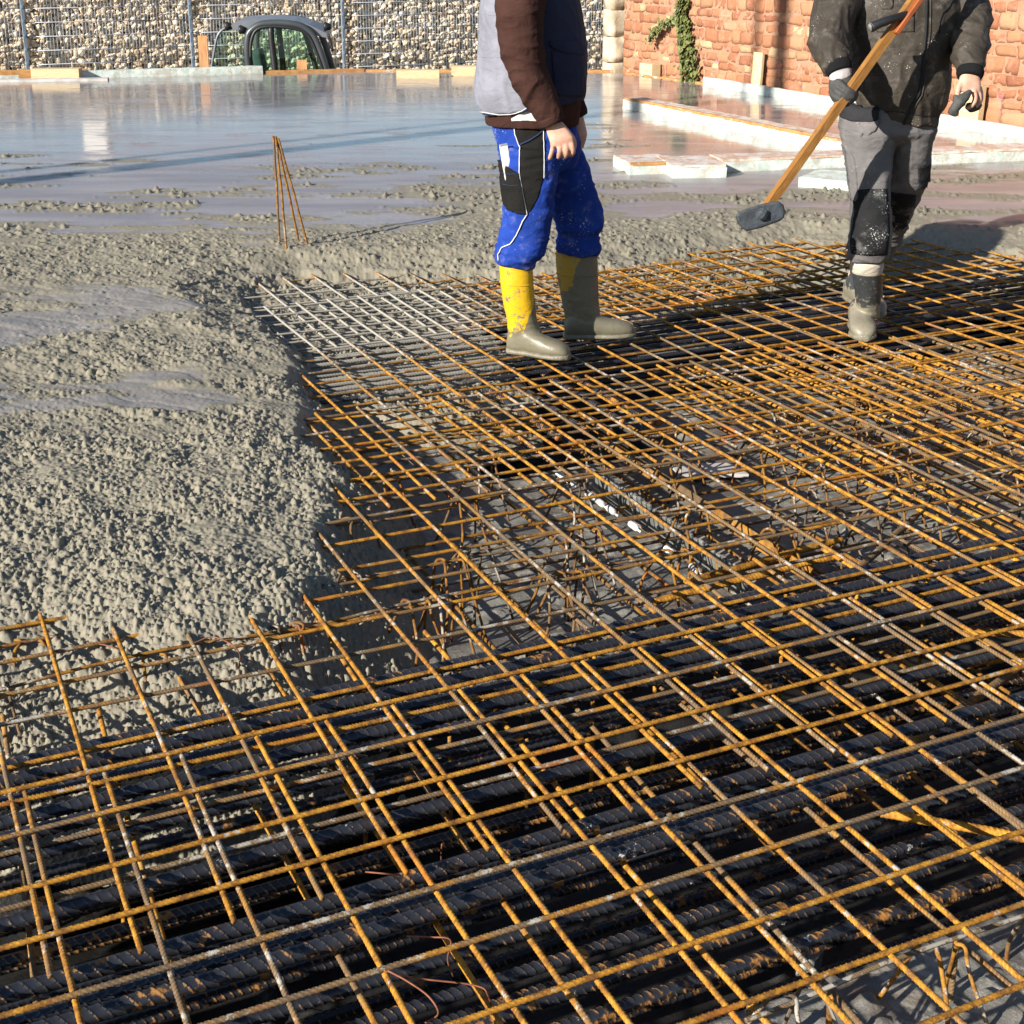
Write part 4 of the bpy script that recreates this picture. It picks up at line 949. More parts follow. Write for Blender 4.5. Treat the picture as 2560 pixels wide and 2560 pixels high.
def cord(per, name, zf, pts, tree, mat, r=.002, off=.002, step=14, parent=None, flat=1.0):
    q = []
    for a, b in zip(pts[:-1], pts[1:]):
        n = max(1, int(math.dist(a, b) / step))
        for k in range(n): q.append((a[0] + (b[0] - a[0]) * k / n, a[1] + (b[1] - a[1]) * k / n))
    q.append(pts[-1]); W_ = []
    for x, y in q:
        h = hit(tree, *zf(x, y))
        if h[0] is not None: W_.append(h[0] + h[1] * off)
    V, Q, T = tube([tuple(w) for w in W_], r, 7, 1); return per.add(name, np_mesh(name, V, Q, True, T), mat, parent)
def join(*parts):
    a = Acc()
    for p in parts: a.add(*p)
    return np.vstack(a.V), np.vstack(a.Q), np.vstack(a.T)
def foot(heel, toe, w=1.0, hgt=1.0, sole=False):
    h = Vector(heel); d = Vector(toe) - h; d.z = 0; L = d.length; d.normalize(); s = Vector((-d.y, d.x, 0))
    if sole: tab = [(-.015, .018, .028), (.02, .034, .030), (.15, .041, .030), (.30, .040, .030), (.45, .041, .028), (.62, .050, .028), (.80, .051, .030), (.92, .040, .032), (1.0, .020, .032), (1.012, .012, .028)]
    else: tab = [(0.0, .022, .07), (.04, .034, .10), (.14, .040, .135), (.26, .042, .138), (.38, .043, .118), (.52, .045, .096), (.66, .049, .084), (.80, .048, .076), (.91, .040, .066), (.975, .026, .050), (1.0, .012, .036)]
    out = []
    for t, hw, top in tab:
        z0 = .0 if sole else .012
        out.append((h + d * (t * L) + Vector((0, 0, (top * hgt + z0) / 2)), s * hw * w, Vector((0, 0, (top * hgt - z0) / 2))))
    return out
def rubber(name, top, mud, zc, wob, wet=.42, ax=None):
    """rubber boot: clean upper, wet concrete below a ragged line"""
    m = N(name); P = m.pos(); z = m.sep(P)[2]; n = m.noise(P, 11, 5, .65); n2 = m.noise(P, 60, 4, .6)
    if ax: z = m.math('SUBTRACT', z, m.math('MULTIPLY', m.math('MAXIMUM', m.math('SUBTRACT', m.sep(P)[0], ax[0]), 0.0), ax[1]))
    k = m.math('ADD', m.math('MULTIPLY', m.math('SUBTRACT', z, zc), 1 / wob), m.math('MULTIPLY', m.math('SUBTRACT', n, .5), 5.5))
    mudc = m.mix(n2, tuple(x * .8 for x in mud), tuple(x * 1.15 for x in mud))
    c = m.mix(m.mr(k, -.12, .12), mudc, top); c = m.mix(m.mr(m.noise(P, 17, 6, .75), .56, .62), c, mudc); c = m.mix(m.mr(m.noise(P, 90, 3, .6), .62, .70, 0, .7), c, mudc)
    return m.done(c, m.mr(k, -.2, .2, wet, .42), 0, m.bump(m.noise(P, 130, 4), .25, .003), .45)
M['skin'] = None; m = N('skin'); P = m.pos(); n = m.noise(P, 25, 4, .6)
c = m.mix(m.mr(n, .3, .7), (.50, .27, .19), (.60, .36, .26)); M['skin'] = m.done(c, .55, 0, m.bump(m.noise(P, 220, 3), .25, .0015), .35); m.b.inputs['Subsurface Weight'].default_value = .12; m.b.inputs['Subsurface Radius'].default_value = (.01, .004, .002)
def head_parts(c, face, sc=1.0):
    """skull, jaw, nose, ears, lips, brow as lofts round head centre c, looking along face"""
    c = Vector(c); f = Vector(face).normalized(); s = Vector((-f.y, f.x, 0)); u = Vector((0, 0, 1)); P = []
    def rr_(z, cx, a, b): return (c + u * z * sc + f * cx * sc, s * a * sc, f * b * sc)
    P.append(loft([rr_(-.125, .045, .018, .022), rr_(-.112, .040, .036, .045), rr_(-.085, .022, .056, .072), rr_(-.045, .008, .068, .088), rr_(0, 0, .074, .096), rr_(.04, -.004, .076, .100), rr_(.08, -.008, .070, .092), rr_(.108, -.012, .050, .066), rr_(.122, -.014, .020, .026)], 24, 4, 2.1))
    P.append(tube([tuple(c + f * .094 * sc + u * .022), tuple(c + f * .106 * sc), tuple(c + f * .118 * sc - u * .020), tuple(c + f * .098 * sc - u * .034)], [.008, .011, .015, .009], 10, 3))
    P.append(tube([tuple(c + f * .092 * sc + s * x * .042 + u * (.034 - .006 * abs(x))) for x in (-1, -.4, .4, 1)], .008, 8, 3))
    for z, r in ((-.058, .0075), (-.070, .008)): P.append(tube([tuple(c + f * (.093 - .012 * abs(x)) * sc + s * x * .024 + u * z) for x in (-1, 0, 1)], [.003, r, .003], 8, 3))
    for k in (-1, 1): P.append(loft([(c + s * k * .074 + f * -.012 + u * (-.035), f * .010, s * .008), (c + s * k * .080 - f * .014, f * .020, s * .010), (c + s * k * .084 - f * .018 + u * .028, f * .018, s * .009)], 12, 3))
    return P, c, f, s, u
def finish_head(per, hp, hair):
    P, c, f, s, u = hp
    for k in (-1, 1):
        a = Acc(); bm = bmesh.new(); bmesh.ops.create_uvsphere(bm, u_segments=12, v_segments=8, radius=.0125); me = bpy.data.meshes.new('eye'); bm.to_mesh(me); bm.free()
        me.transform(Matrix.Translation(c + f * .082 + s * k * .031 + u * .012)); per.add('eye', me, M['eye'])
    def rr_(z, cx, a, b): return (c + u * z + f * cx, s * a, f * b)
    hme = remesh(*join(loft([rr_(-.05, -.055, .055, .050), rr_(0, -.045, .078, .068), rr_(.04, -.030, .084, .082), rr_(.07, -.020, .083, .092), rr_(.10, -.014, .072, .086), rr_(.128, -.014, .040, .05), rr_(.138, -.014, .012, .016)], 24, 4, 2.1)), .006, 1, 'hair')
    wrinkle(hme, .003, 4, (1, 1, .5)); per.add('hair', hme, M[hair])
M['eye'] = plain('dark_eye', (.03, .02, .015), .1); M['hair_brown'] = plain('brown_hair', (.06, .035, .02), .6, 0, .4, 60); M['hair_grey'] = plain('grey_hair', (.16, .15, .14), .6, 0, .4, 60)

# ---- worker in yellow boots, seen from his right side
pA = Person((.12, 5.52, 0))
YC = 5.56
leg_r = [rg(z2, 300, 740, 640, 770, .105, 5.47), rg(z2, 308, 830, 612, 850, .098, 5.46), rg(z2, 316, 950, 600, 960, .093, 5.45), rg(z2, 320, 1050, 586, 1060, .088, 5.45), rg(z2, 317, 1140, 572, 1145, .085, 5.45), rg(z2, 300, 1215, 560, 1225, .088, 5.45),
         rg(z2, 282, 1275, 545, 1285, .090, 5.45), rg(z2, 276, 1322, 502, 1338, .080, 5.45), rg(z2, 298, 1350, 482, 1374, .068, 5.45)]
leg_l = [rg(z2, 400, 740, 733, 770, .105, 5.63), rg(z2, 450, 850, 765, 860, .098, 5.65), rg(z2, 500, 950, 795, 960, .094, 5.66), rg(z2, 545, 1040, 826, 1045, .090, 5.68), rg(z2, 575, 1110, 842, 1115, .090, 5.69), rg(z2, 594, 1165, 840, 1170, .088, 5.69),
         rg(z2, 604, 1212, 818, 1212, .080, 5.70), rg(z2, 594, 1265, 832, 1270, .086, 5.70), rg(z2, 598, 1296, 818, 1308, .072, 5.70)]
hips = [rg(z2, 264, 612, 700, 606, .150, YC), rg(z2, 262, 640, 702, 640, .158, YC), rg(z2, 276, 690, 712, 700, .168, YC), rg(z2, 292, 750, 722, 780, .165, YC), rg(z2, 330, 840, 700, 860, .13, YC)]
vest = [rg(z2, 345, -150, 590, -165, .09, YC), rg(z2, 262, -105, 668, -120, .185, YC), rg(z2, 215, -30, 708, -35, .225, YC), rg(z2, 198, 60, 730, 50, .232, YC), rg(z2, 196, 170, 746, 165, .228, YC), rg(z2, 188, 290, 756, 280, .222, YC), rg(z2, 179, 400, 758, 380, .218, YC),
        rg(z2, 182, 490, 752, 455, .212, YC), rg(z2, 203, 570, 742, 496, .206, YC), rg(z2, 216, 582, 732, 504, .195, YC)]
arm_pts = [(450, -95, 5.46, 80), (430, -72, 5.36, 108), (415, 20, 5.29, 122), (412, 140, 5.27, 108), (424, 270, 5.26, 102), (452, 375, 5.26, 94), (497, 470, 5.26, 82), (545, 565, 5.26, 70), (574, 622, 5.26, 62)]
def arm(zf, pts, k, shrink=0.0):
    return tube([tuple(atY(*zf(x, y), Y)) for x, y, Y, r in pts], [r / k - shrink for *_, r in pts], 20, 5)
arm2_pts = [(455, -95, 5.66, 80), (465, -72, 5.76, 106), (500, 20, 5.83, 112), (520, 140, 5.84, 104), (545, 270, 5.83, 98), (590, 375, 5.80, 88), (640, 470, 5.78, 76), (680, 550, 5.76, 64), (700, 600, 5.76, 58)]
hand = [loft([rg(ze, 706, 420, 868, 400, .025, 5.26), rg(ze, 712, 470, 905, 440, .023, 5.26), rg(ze, 728, 530, 955, 505, .021, 5.255), rg(ze, 748, 590, 985, 560, .020, 5.25), rg(ze, 762, 640, 985, 610, .016, 5.25)], 20, 4, 2.6)]
def fing(zf, pts, r, Y): return tube([tuple(atY(*zf(x, y), Y + d)) for x, y, d in pts], [r * 1.08, r * 1.05, r, r * .92, r * .8][:len(pts)], 12, 4)
hand += [fing(ze, [(945, 575, 0), (966, 630, -.008), (976, 690, .002), (955, 722, .026), (930, 700, .045)], .0104, 5.25), fing(ze, [(890, 590, 0), (908, 645, -.010), (914, 705, .0), (898, 738, .024), (880, 712, .045)], .0108, 5.25),
         fing(ze, [(830, 600, 0), (846, 655, -.009), (846, 712, .0), (838, 744, .022), (832, 718, .043)], .0102, 5.252), fing(ze, [(778, 600, 0), (780, 655, -.004), (766, 712, .004), (752, 756, .018), (764, 742, .036)], .0090, 5.256),
         fing(ze, [(900, 480, .02), (965, 560, .035), (985, 630, .045), (965, 690, .05)], .0115, 5.25)]
def inner(rings, s): return [(c, a * (1 - s / np.linalg.norm(a)), b * (1 - s / np.linalg.norm(b))) for c, a, b in rings]
hpA = head_parts(atY(*z2(490, -345), YC), (1, 0, -.05), .95)
footR = ((at(*z2(352, 1812)) + np.array([0, 0, 0])), at(*z2(664, 1852))); footL = (at(*z2(640, 1742)), at(*z2(1002, 1732)))
bodyA = [loft(inner(vest, .03)), loft(inner(hips, .02)), loft(inner(leg_r, .02)), loft(inner(leg_l, .02)), arm(z2, arm_pts, 1290, .014), arm(z2, arm2_pts, 1200, .014), tube([tuple(atY(*z2(480, -100), YC)), tuple(atY(*z2(485, -230), YC)), tuple(atY(*z2(488, -310), YC))], [.07, .060, .058], 16, 3)]
bodyA += [tube([tuple(leg_r[-1][0] + np.array([.0, 0, .05])), tuple(np.array(footR[0]) + np.array([.055, 0, .12])), tuple(np.array(footR[0]) + np.array([.06, 0, .06]))], [.045, .032, .022], 14, 3), tube([tuple(leg_l[-1][0] + np.array([0, 0, .05])), tuple(np.array(footL[0]) + np.array([.075, 0, .12])), tuple(np.array(footL[0]) + np.array([.08, 0, .06]))], [.045, .030, .020], 14, 3)]
bodyA += hand + [tube([tuple(atY(*z2(700, 600), 5.76)), tuple(atY(*z2(705, 690), 5.76)), tuple(atY(*z2(700, 760), 5.76))], [.03, .042, .03], 14, 3)] + hpA[0]
me = remesh(*join(*bodyA), .0042, 2, 'person'); me.transform(Matrix.Translation(-pA.base)); pA.body = link('person', me, M['skin'], loc=pA.base)
tag(pA.body, 'person standing side on in grey vest, blue trousers and yellow rubber boots', 'person')
finish_head(pA, hpA, 'hair_brown')
def blue_extra(m, P, c): return m.mix(m.mr(m.sep(P)[2], .42, .30, 0, .0), c, c)
M['blue'] = cloth('royal_blue_workwear', (.017, .048, .27), .92, .06, spec=.08); M['black_panel'] = cloth('black_canvas', (.014, .013, .012), .9, .0, spec=.1)
M['vest'] = cloth('grey_padded_vest', (.205, .205, .240), .85, .0, spec=.15, extra=lambda m, P, c: m.mix(m.mr(m.sep(P)[0], .085, .10), c, (.030, .034, .060)))  # front turned navy: the arm's shade painted into the grey cloth
M['brown'] = cloth('dark_brown_jersey', (.050, .023, .018), .95, .0, spec=.1); M['piping'] = plain('white_piping', (.62, .62, .60), .7, 0, .1, 20); M['white_cloth'] = cloth('white_cotton', (.66, .65, .60), .9)
M['navy_edge'] = cloth('navy_trim', (.025, .04, .09), .9); M['navy'] = cloth('navy_pocket_cloth', (.028, .032, .058), .9)  # pockets carry the same darkened tone as the vest front
me = remesh(*join(loft(hips), loft(leg_r), loft(leg_l)), .0065, 3, 'trousers'); wrinkle(me, .0075, 1.0, (.75, .75, 2.0), ((.34, .09, 1.1), (.88, .10, .5)), 1); troA = pA.add('trousers', me, M['blue'])
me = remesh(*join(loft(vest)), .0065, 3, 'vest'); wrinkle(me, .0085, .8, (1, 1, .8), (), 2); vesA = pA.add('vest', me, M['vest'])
sw = [rg(z2, 226, 560, 726, 480, .188, YC), rg(z2, 229, 598, 722, 560, .184, YC), rg(z2, 234, 634, 712, 640, .178, YC)]
me = remesh(*join(loft(sw)), .0065, 1, 'sweater_hem'); wrinkle(me, .003, 1, (1.5, 1.5, .4), (), 3); swA = pA.add('sweater_hem', me, M['brown'])
for nm, pts, k in (('sleeve', arm_pts, 1290), ('sleeve', arm2_pts, 1200)):
    me = remesh(*join(arm(z2, pts, k)), .006, 2, nm); wrinkle(me, .0105, 1.0, (1, 1, 1.0), ((1.12, .10, .4),), 4); s_ = pA.add(nm, me, M['brown'])
    if pts is arm_pts: slA = s_
a = Acc(); e = arm_pts[-1]; p0 = atY(*z2(561, 596), 5.26); p1 = atY(*z2(578, 634), 5.26); V, Q, T = tube([tuple(p0), tuple(p0 * .5 + p1 * .5), tuple(p1)], [.0505, .0515, .0490], 22, 2); pA.add('cuff', np_mesh('cuff', V, Q, True, T), M['brown'], slA)
tr = bvh(troA); tv = bvh(vesA); tsw = bvh(swA, troA)
patch(pA, 'side_panel', ze, [(405, 392), (645, 392), (690, 470), (694, 760), (690, 945), (640, 1130), (570, 1262), (528, 1302), (500, 1110), (462, 900), (466, 640), (420, 520)], tr, M['black_panel'], .002, .003, 9)
pk = patch(pA, 'ruler_pocket', ze, [(262, 765), (350, 842), (456, 905), (492, 1110), (522, 1296), (430, 1293), (350, 1252), (312, 1170), (285, 950)], tr, M['black_panel'], .010, .003, 7)
cord(pA, 'piping', ze, [(403, 402), (418, 525), (463, 655), (458, 890), (494, 1105), (532, 1298), (490, 1362), (430, 1500), (372, 1585), (295, 1618), (258, 1680), (262, 1745)], tr, M['piping'], .0022, .0045)
cord(pA, 'piping', ze, [(690, 475), (696, 750), (692, 945)], tr, M['piping'], .0019, .0045)
for y0 in (905, 1015): cord(pA, 'seam', ze, [(288, y0 - 10), (370, y0 + 5), (452, y0)], bvh(pk), M['navy_edge'], .0012, .001, parent=pk)
cord(pA, 'pocket_edge', ze, [(470, 622), (560, 580), (640, 530), (686, 488)], tr, M['navy_edge'], .003, .005)
patch(pA, 'shirt_tail', ze, [(382, 372), (545, 285), (600, 345), (640, 398), (525, 392), (385, 396)], tsw, M['white_cloth'], .004, .003, 9)
cord(pA, 'hem_trim', z2, [(222, 583), (300, 596), (370, 598), (420, 578), (455, 556)], tv, M['navy_edge'], .0035, .0005, parent=vesA)
cord(pA, 'hem_piping', z2, [(208, 574), (300, 588), (370, 586), (420, 570), (455, 548)], tv, M['piping'], .0016, .002, parent=vesA)
vp = patch(pA, 'chest_pocket', z2, [(572, 262), (735, 285), (733, 495), (600, 488), (584, 470)], tv, M['navy'], .006, .006, 12, vesA)
patch(pA, 'pocket_flap', z2, [(556, 212), (716, 206), (742, 258), (734, 286), (640, 272), (570, 248)], bvh(vesA, vp), M['navy'], .007, .005, 12, vesA)
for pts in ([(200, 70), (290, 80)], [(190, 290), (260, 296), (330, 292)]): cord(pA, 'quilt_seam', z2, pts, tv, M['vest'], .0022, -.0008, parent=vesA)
M['boot_yellow'] = rubber('muddy_yellow_rubber', (.66, .39, .012), (.175, .155, .105), .10, .05, ax=(.045, 3.2)); M['boot_mud'] = rubber('mostly_muddy_yellow_rubber', (.40, .25, .03), (.155, .138, .095), .22, .06, ax=(.23, 2.2)); M['sole_mud'] = plain('muddy_sole', (.18, .16, .11), .5, 0, .2, 30, .4, 80)
def boot(per, shaft, ft, mat, w=1.0, vox=.0055, label=None, smat='sole_mud', top_ring=True):
    me = remesh(*join(loft(shaft, 24, 5, 2.1), loft(foot(*ft, w), 22, 4, 2.4)), vox, 3, 'boot'); wrinkle(me, .0016, 1.6, (1, 1, 1.8), ((.13, .05, 1.5),), 7)
    o = per.add('boot', me, M[mat])
    if label: o['label'] = label
    me = remesh(*join(loft(foot(*ft, w, 1, True), 22, 3, 2.6)), .005, 1, 'sole'); per.add('sole', me, M[smat], o)
    if top_ring:
        for k in (0, 1): 
            c, a_, b_ = shaft[k]; th = np.linspace(0, 2 * PI, 29); per.add('rim', np_mesh('rim', *tube([tuple(c + a_ * 1.01 * math.cos(t) + b_ * 1.01 * math.sin(t) - np.array([0, 0, .012])) for t in th], .0022, 6, 1, False)[:2]), M[mat], o)
    return o
boot(pA, [rg(z2, 302, 1345, 476, 1368, .058, 5.455), rg(z2, 308, 1430, 480, 1440, .058, 5.455), rg(z2, 322, 1540, 488, 1545, .055, 5.46), rg(z2, 342, 1640, 500, 1645, .050, 5.465), rg(z2, 350, 1720, 530, 1725, .045, 5.468), rg(z2, 352, 1780, 545, 1785, .040, 5.468)], footR, 'boot_yellow', label='bright yellow boot with mud along its front')
boot(pA, [rg(z2, 592, 1285, 810, 1300, .062, 5.71), rg(z2, 598, 1390, 812, 1395, .062, 5.71), rg(z2, 616, 1500, 816, 1505, .058, 5.71), rg(z2, 636, 1600, 822, 1605, .052, 5.71), rg(z2, 642, 1660, 848, 1665, .045, 5.71), rg(z2, 645, 1710, 850, 1710, .040, 5.71)], footL, 'boot_mud', label='yellow boot almost covered in grey mud')
# folding ruler in the trouser pocket
h = hit(bvh(troA), *ze(335, 745)); c0 = h[0] + h[1] * .003
bm = bmesh.new(); M['ruler'] = plain('white_ruler', (.70, .69, .66), .5, 0, .06, 40)
for i in range(5): box_bm(bm, (0, (i - 2) * .0022, .0), (.031, .0019, .19), bevel=.0005, seg=1)
t = bm_obj('folding_ruler', bm, M['ruler']); t.location = c0 + Vector((.004, -.002, -.045)); t.rotation_euler = (0, -.16, .25); tag(t, 'white folding ruler sticking out of the black trouser pocket', 'ruler')
bm = bmesh.new(); box_bm(bm, (0, 0, .095), (.032, .013, .008), bevel=.002, seg=1); bm_obj('hinge', bm, M['zinc'], t)

# ---- worker in dark clothes walking towards the camera
pB = Person((1.52, 5.82, 0)); YB = 5.80
tors = [rg(z3, 965, -165, 1185, -165, .09, YB), rg(z3, 830, -95, 1345, -95, .125, YB), rg(z3, 790, -10, 1405, -10, .150, YB), rg(z3, 785, 110, 1402, 110, .158, YB), rg(z3, 796, 240, 1372, 240, .162, YB), rg(z3, 806, 340, 1342, 340, .166, YB), rg(z3, 812, 430, 1346, 425, .170, YB), rg(z3, 824, 500, 1322, 505, .168, YB),
        rg(z3, 842, 552, 1292, 570, .158, YB), rg(z3, 862, 588, 1266, 610, .150, YB), rg(z3, 880, 612, 1262, 662, .150, YB), rg(z3, 895, 618, 1255, 675, .142, YB)]
armR = [(910, -70, 5.80, 80), (800, -52, 5.77, 106), (722, 60, 5.70, 116), (698, 170, 5.64, 110), (696, 255, 5.56, 96), (722, 320, 5.49, 80), (742, 362, 5.46, 66), (750, 388, 5.45, 58)]
armL = [(1260, -70, 5.80, 80), (1375, -52, 5.79, 104), (1452, 60, 5.75, 102), (1450, 180, 5.70, 98), (1448, 270, 5.64, 92), (1450, 345, 5.58, 78), (1450, 392, 5.55, 60), (1448, 415, 5.54, 54)]
hipB = [rg(z3, 762, 560, 1258, 590, .135, YB), rg(z3, 752, 640, 1262, 660, .145, YB), rg(z3, 752, 700, 1256, 710, .148, YB), rg(z3, 820, 760, 1200, 765, .10, YB)]
legF = [rg(z3, 756, 700, 1060, 720, .110, 5.76), rg(z3, 768, 790, 1036, 800, .103, 5.75), rg(z3, 785, 900, 1026, 900, .097, 5.73), rg(z3, 799, 1010, 1019, 1010, .092, 5.71), rg(z3, 806, 1100, 1018, 1100, .092, 5.69), rg(z3, 812, 1190, 1022, 1190, .093, 5.68), rg(z3, 802, 1285, 1022, 1285, .088, 5.68), rg(z3, 790, 1360, 1008, 1360, .080, 5.69), rg(z3, 794, 1398, 1000, 1398, .072, 5.70)]
legB = [rg(z3, 1000, 690, 1256, 690, .135, 5.80), rg(z3, 1015, 780, 1240, 780, .115, 5.81), rg(z3, 1012, 900, 1229, 900, .100, 5.84), rg(z3, 992, 1000, 1206, 1000, .094, 5.88), rg(z3, 965, 1075, 1170, 1070, .092, 5.94), rg(z3, 945, 1150, 1140, 1140, .090, 6.0), rg(z3, 915, 1230, 1108, 1220, .086, 6.06), rg(z3, 880, 1310, 1066, 1310, .080, 6.14), rg(z3, 850, 1390, 1020, 1390, .075, 6.2)]
hpB = head_parts(atY(*z3(1075, -345), YB - .03), (-.15, -1, -.18), .97)
ftF = (np.array([1.505, 5.905, 0]), at(*z3(882, 1838))); ftB = (np.array([1.555, 6.28, .03]), at(*z3(965, 1712), .03))
handL = [loft([rg(zg, 1340, 660, 1500, 660, .025, 5.545), rg(zg, 1325, 730, 1512, 730, .024, 5.54), rg(zg, 1312, 800, 1522, 800, .022, 5.535), rg(zg, 1322, 870, 1520, 870, .018, 5.53)], 20, 4, 2.6),
         fing(zg, [(1345, 760, 0), (1312, 830, -.012), (1300, 895, -.016), (1303, 945, -.014)], .0108, 5.535), fing(zg, [(1440, 830, -.004), (1468, 905, -.022), (1462, 965, -.030), (1425, 1010, -.030), (1388, 1030, -.024)], .0105, 5.53),
         fing(zg, [(1480, 830, 0), (1508, 900, -.010), (1505, 965, -.012), (1465, 1015, -.006), (1430, 1025, .004)], .0105, 5.535), fing(zg, [(1500, 830, .012), (1522, 900, .012), (1518, 955, .014), (1480, 1000, .02)], .0098, 5.54), fing(zg, [(1508, 820, .024), (1526, 880, .03), (1518, 930, .034), (1490, 970, .04)], .0085, 5.54)]
pg = [loft([rg(zg, 100, 720, 300, 690, .030, 5.455), rg(zg, 84, 790, 306, 740, .032, 5.45), rg(zg, 84, 850, 300, 800, .030, 5.445), rg(zg, 105, 915, 270, 880, .026, 5.44), rg(zg, 145, 960, 235, 935, .018, 5.435)], 22, 4, 2.4)]
gl = pg + [fing(zg, [(165, 770, -.018), (215, 815, -.052), (270, 855, -.062), (325, 885, -.048), (345, 895, -.02)], .0128, 5.445), fing(zg, [(125, 815, -.016), (165, 868, -.050), (232, 908, -.064), (305, 925, -.052), (335, 928, -.02)], .0130, 5.445),
           fing(zg, [(105, 855, -.012), (140, 912, -.042), (200, 950, -.060), (275, 962, -.050), (305, 960, -.02)], .0125, 5.445), fing(zg, [(115, 895, -.008), (145, 948, -.034), (190, 980, -.050), (245, 990, -.040), (268, 986, -.014)], .0112, 5.445),
           fing(zg, [(255, 735, .0), (315, 775, .004), (360, 812, -.006), (385, 850, -.016)], .0135, 5.44)]
bodyB = [loft(inner(tors, .03)), loft(inner(hipB, .02)), loft(inner(legF, .02)), loft(inner(legB, .02)), arm(z3, armR, 1285, .014), arm(z3, armL, 1290, .014), tube([tuple(atY(*z3(1075, -110), YB)), tuple(atY(*z3(1075, -230), YB)), tuple(atY(*z3(1075, -310), YB - .02))], [.07, .062, .060], 16, 3),
         tube([tuple(legF[-1][0] + np.array([0, .01, .05])), (1.492, 5.825, .14), (1.495, 5.85, .07)], [.035, .022, .018], 14, 3), tube([tuple(legB[-1][0]), (1.56, 6.235, .17), (1.56, 6.24, .11)], [.035, .022, .018], 14, 3), tube([tuple(atY(*zg(185, 560), 5.46)), tuple(atY(*zg(190, 720), 5.45))], [.03, .026], 12, 2)]
bodyB += [(loft(inner([rg(zg, 100, 720, 300, 690, .030, 5.455), rg(zg, 90, 790, 300, 745, .030, 5.45), rg(zg, 95, 850, 290, 805, .028, 5.445)], .006), 18, 4))] + [fing(zg, [(165, 770, -.018), (215, 815, -.052), (270, 855, -.062), (325, 885, -.048)], .009, 5.445)] + handL + hpB[0]
me = remesh(*join(*bodyB), .0042, 2, 'person'); me.transform(Matrix.Translation(-pB.base)); pB.body = link('person', me, M['skin'], loc=pB.base)
tag(pB.body, 'person walking forward in dark jacket and grey trousers, holding a long tool and glove', 'person')
finish_head(pB, hpB, 'hair_grey')
M['jacket'] = cloth('dark_brown_grey_softshell', (.043, .034, .025), .68, .045, (.40, .37, .32), spec=.35); M['knit'] = cloth('black_knit', (.010, .010, .011), .95, .0); M['grey_trouser'] = cloth('grey_work_trousers', (.135, .125, .122), .9, .02, (.38, .36, .32))
M['knee'] = cloth('dusty_black_knee_patch', (.016, .016, .017), .85, .10, (.42, .41, .38)); M['dark_trim'] = cloth('dark_trim', (.022, .022, .024), .8)
me = remesh(*join(loft(tors)), .0065, 3, 'jacket'); wrinkle(me, .0125, .95, (1, 1, .9), ((.96, .08, .4),), 11); jkB = pB.add('jacket', me, M['jacket'])
for pts in (armR, armL):
    me = remesh(*join(arm(z3, pts[:-1], 1285)), .006, 2, 'sleeve'); wrinkle(me, .0130, 1.0, (1, 1, 1.5), ((1.17, .07, .4),), 12); s_ = pB.add('sleeve', me, M['jacket'])
    p0 = atY(*z3(*pts[-2][:2]), pts[-2][2]); p1 = atY(*z3(*pts[-1][:2]), pts[-1][2]); d = p1 - p0
    V, Q, T = tube([tuple(p0 - d * .9), tuple(p0 - d * .1), tuple(p0 + d * .6), tuple(p1), tuple(p1 + d * .1)], [.050, .0535, .050, .0465, .040], 22, 3); pB.add('cuff', np_mesh('cuff', V, Q, True, T), M['knit'], s_)
me = remesh(*join(loft(hipB), loft(legF), loft(legB)), .0065, 3, 'trousers'); wrinkle(me, .0075, 1.0, (.75, .75, 2.0), ((.34, .08, .7), (.60, .07, .4)), 13); troB = pB.add('trousers', me, M['grey_trouser'])
tj = bvh(jkB); tt = bvh(troB); ta = bvh(jkB, troB)
patch(pB, 'knee_patch', z3, [(818, 1022), (900, 1014), (1004, 1012), (1012, 1100), (1018, 1240), (1004, 1368), (905, 1372), (812, 1362), (806, 1290), (822, 1200), (832, 1130), (822, 1080)], tt, M['knee'], .003, .004, 12)
patch(pB, 'knee_patch', z3, [(1028, 1030), (1100, 1040), (1160, 1046), (1150, 1130), (1118, 1220), (1040, 1240), (1022, 1130)], tt, M['knee'], .003, .004, 12)
patch(pB, 'pocket_flap', zg, [(192, 1202), (238, 1128), (350, 1130), (572, 1122), (525, 1238), (462, 1286), (330, 1268), (236, 1240)], tt, M['grey_trouser'], .008, .004, 14)
patch(pB, 'side_pocket', z3, [(778, 770), (830, 850), (842, 935), (850, 1060), (838, 1082), (815, 1075), (796, 930)], tt, M['grey_trouser'], .006, .004, 9)
patch(pB, 'side_pocket', z3, [(1168, 890), (1232, 880), (1226, 1010), (1175, 1005)], tt, M['dark_trim'], .008, .006, 9)
patch(pB, 'belt_pouch', zg, [(205, 1030), (300, 1000), (560, 1020), (552, 1140), (480, 1152), (300, 1146), (206, 1112)], ta, M['dark_trim'], .010, .006, 14)
zp = cord(pB, 'zip', zg, [(1012, -60), (1002, 300), (976, 540), (966, 700), (935, 890), (855, 1015), (815, 1120), (795, 1170)], tj, M['dark_trim'], .0055, .003, 20, jkB)
cord(pB, 'zip_placket', zg, [(1050, -60), (1042, 300), (1012, 560), (1000, 720), (965, 900), (890, 1025), (850, 1130)], tj, M['jacket'], .0030, .002, 20, jkB)
patch(pB, 'chest_pocket', zg, [(540, 60), (700, 60), (895, 60), (892, 300), (700, 308), (538, 304)], tj, M['jacket'], .003, .003, 18, jkB)
patch(pB, 'pocket_flap', zg, [(548, -60), (690, -60), (690, 70), (670, 86), (586, 90), (552, 40)], bvh(jkB, jkB), M['jacket'], .006, .004, 14, jkB)
cord(pB, 'pocket_zip', zg, [(1265, -20), (1215, 70), (1160, 120), (1130, 210), (1130, 320)], tj, M['dark_trim'], .0026, .002, 16, jkB)
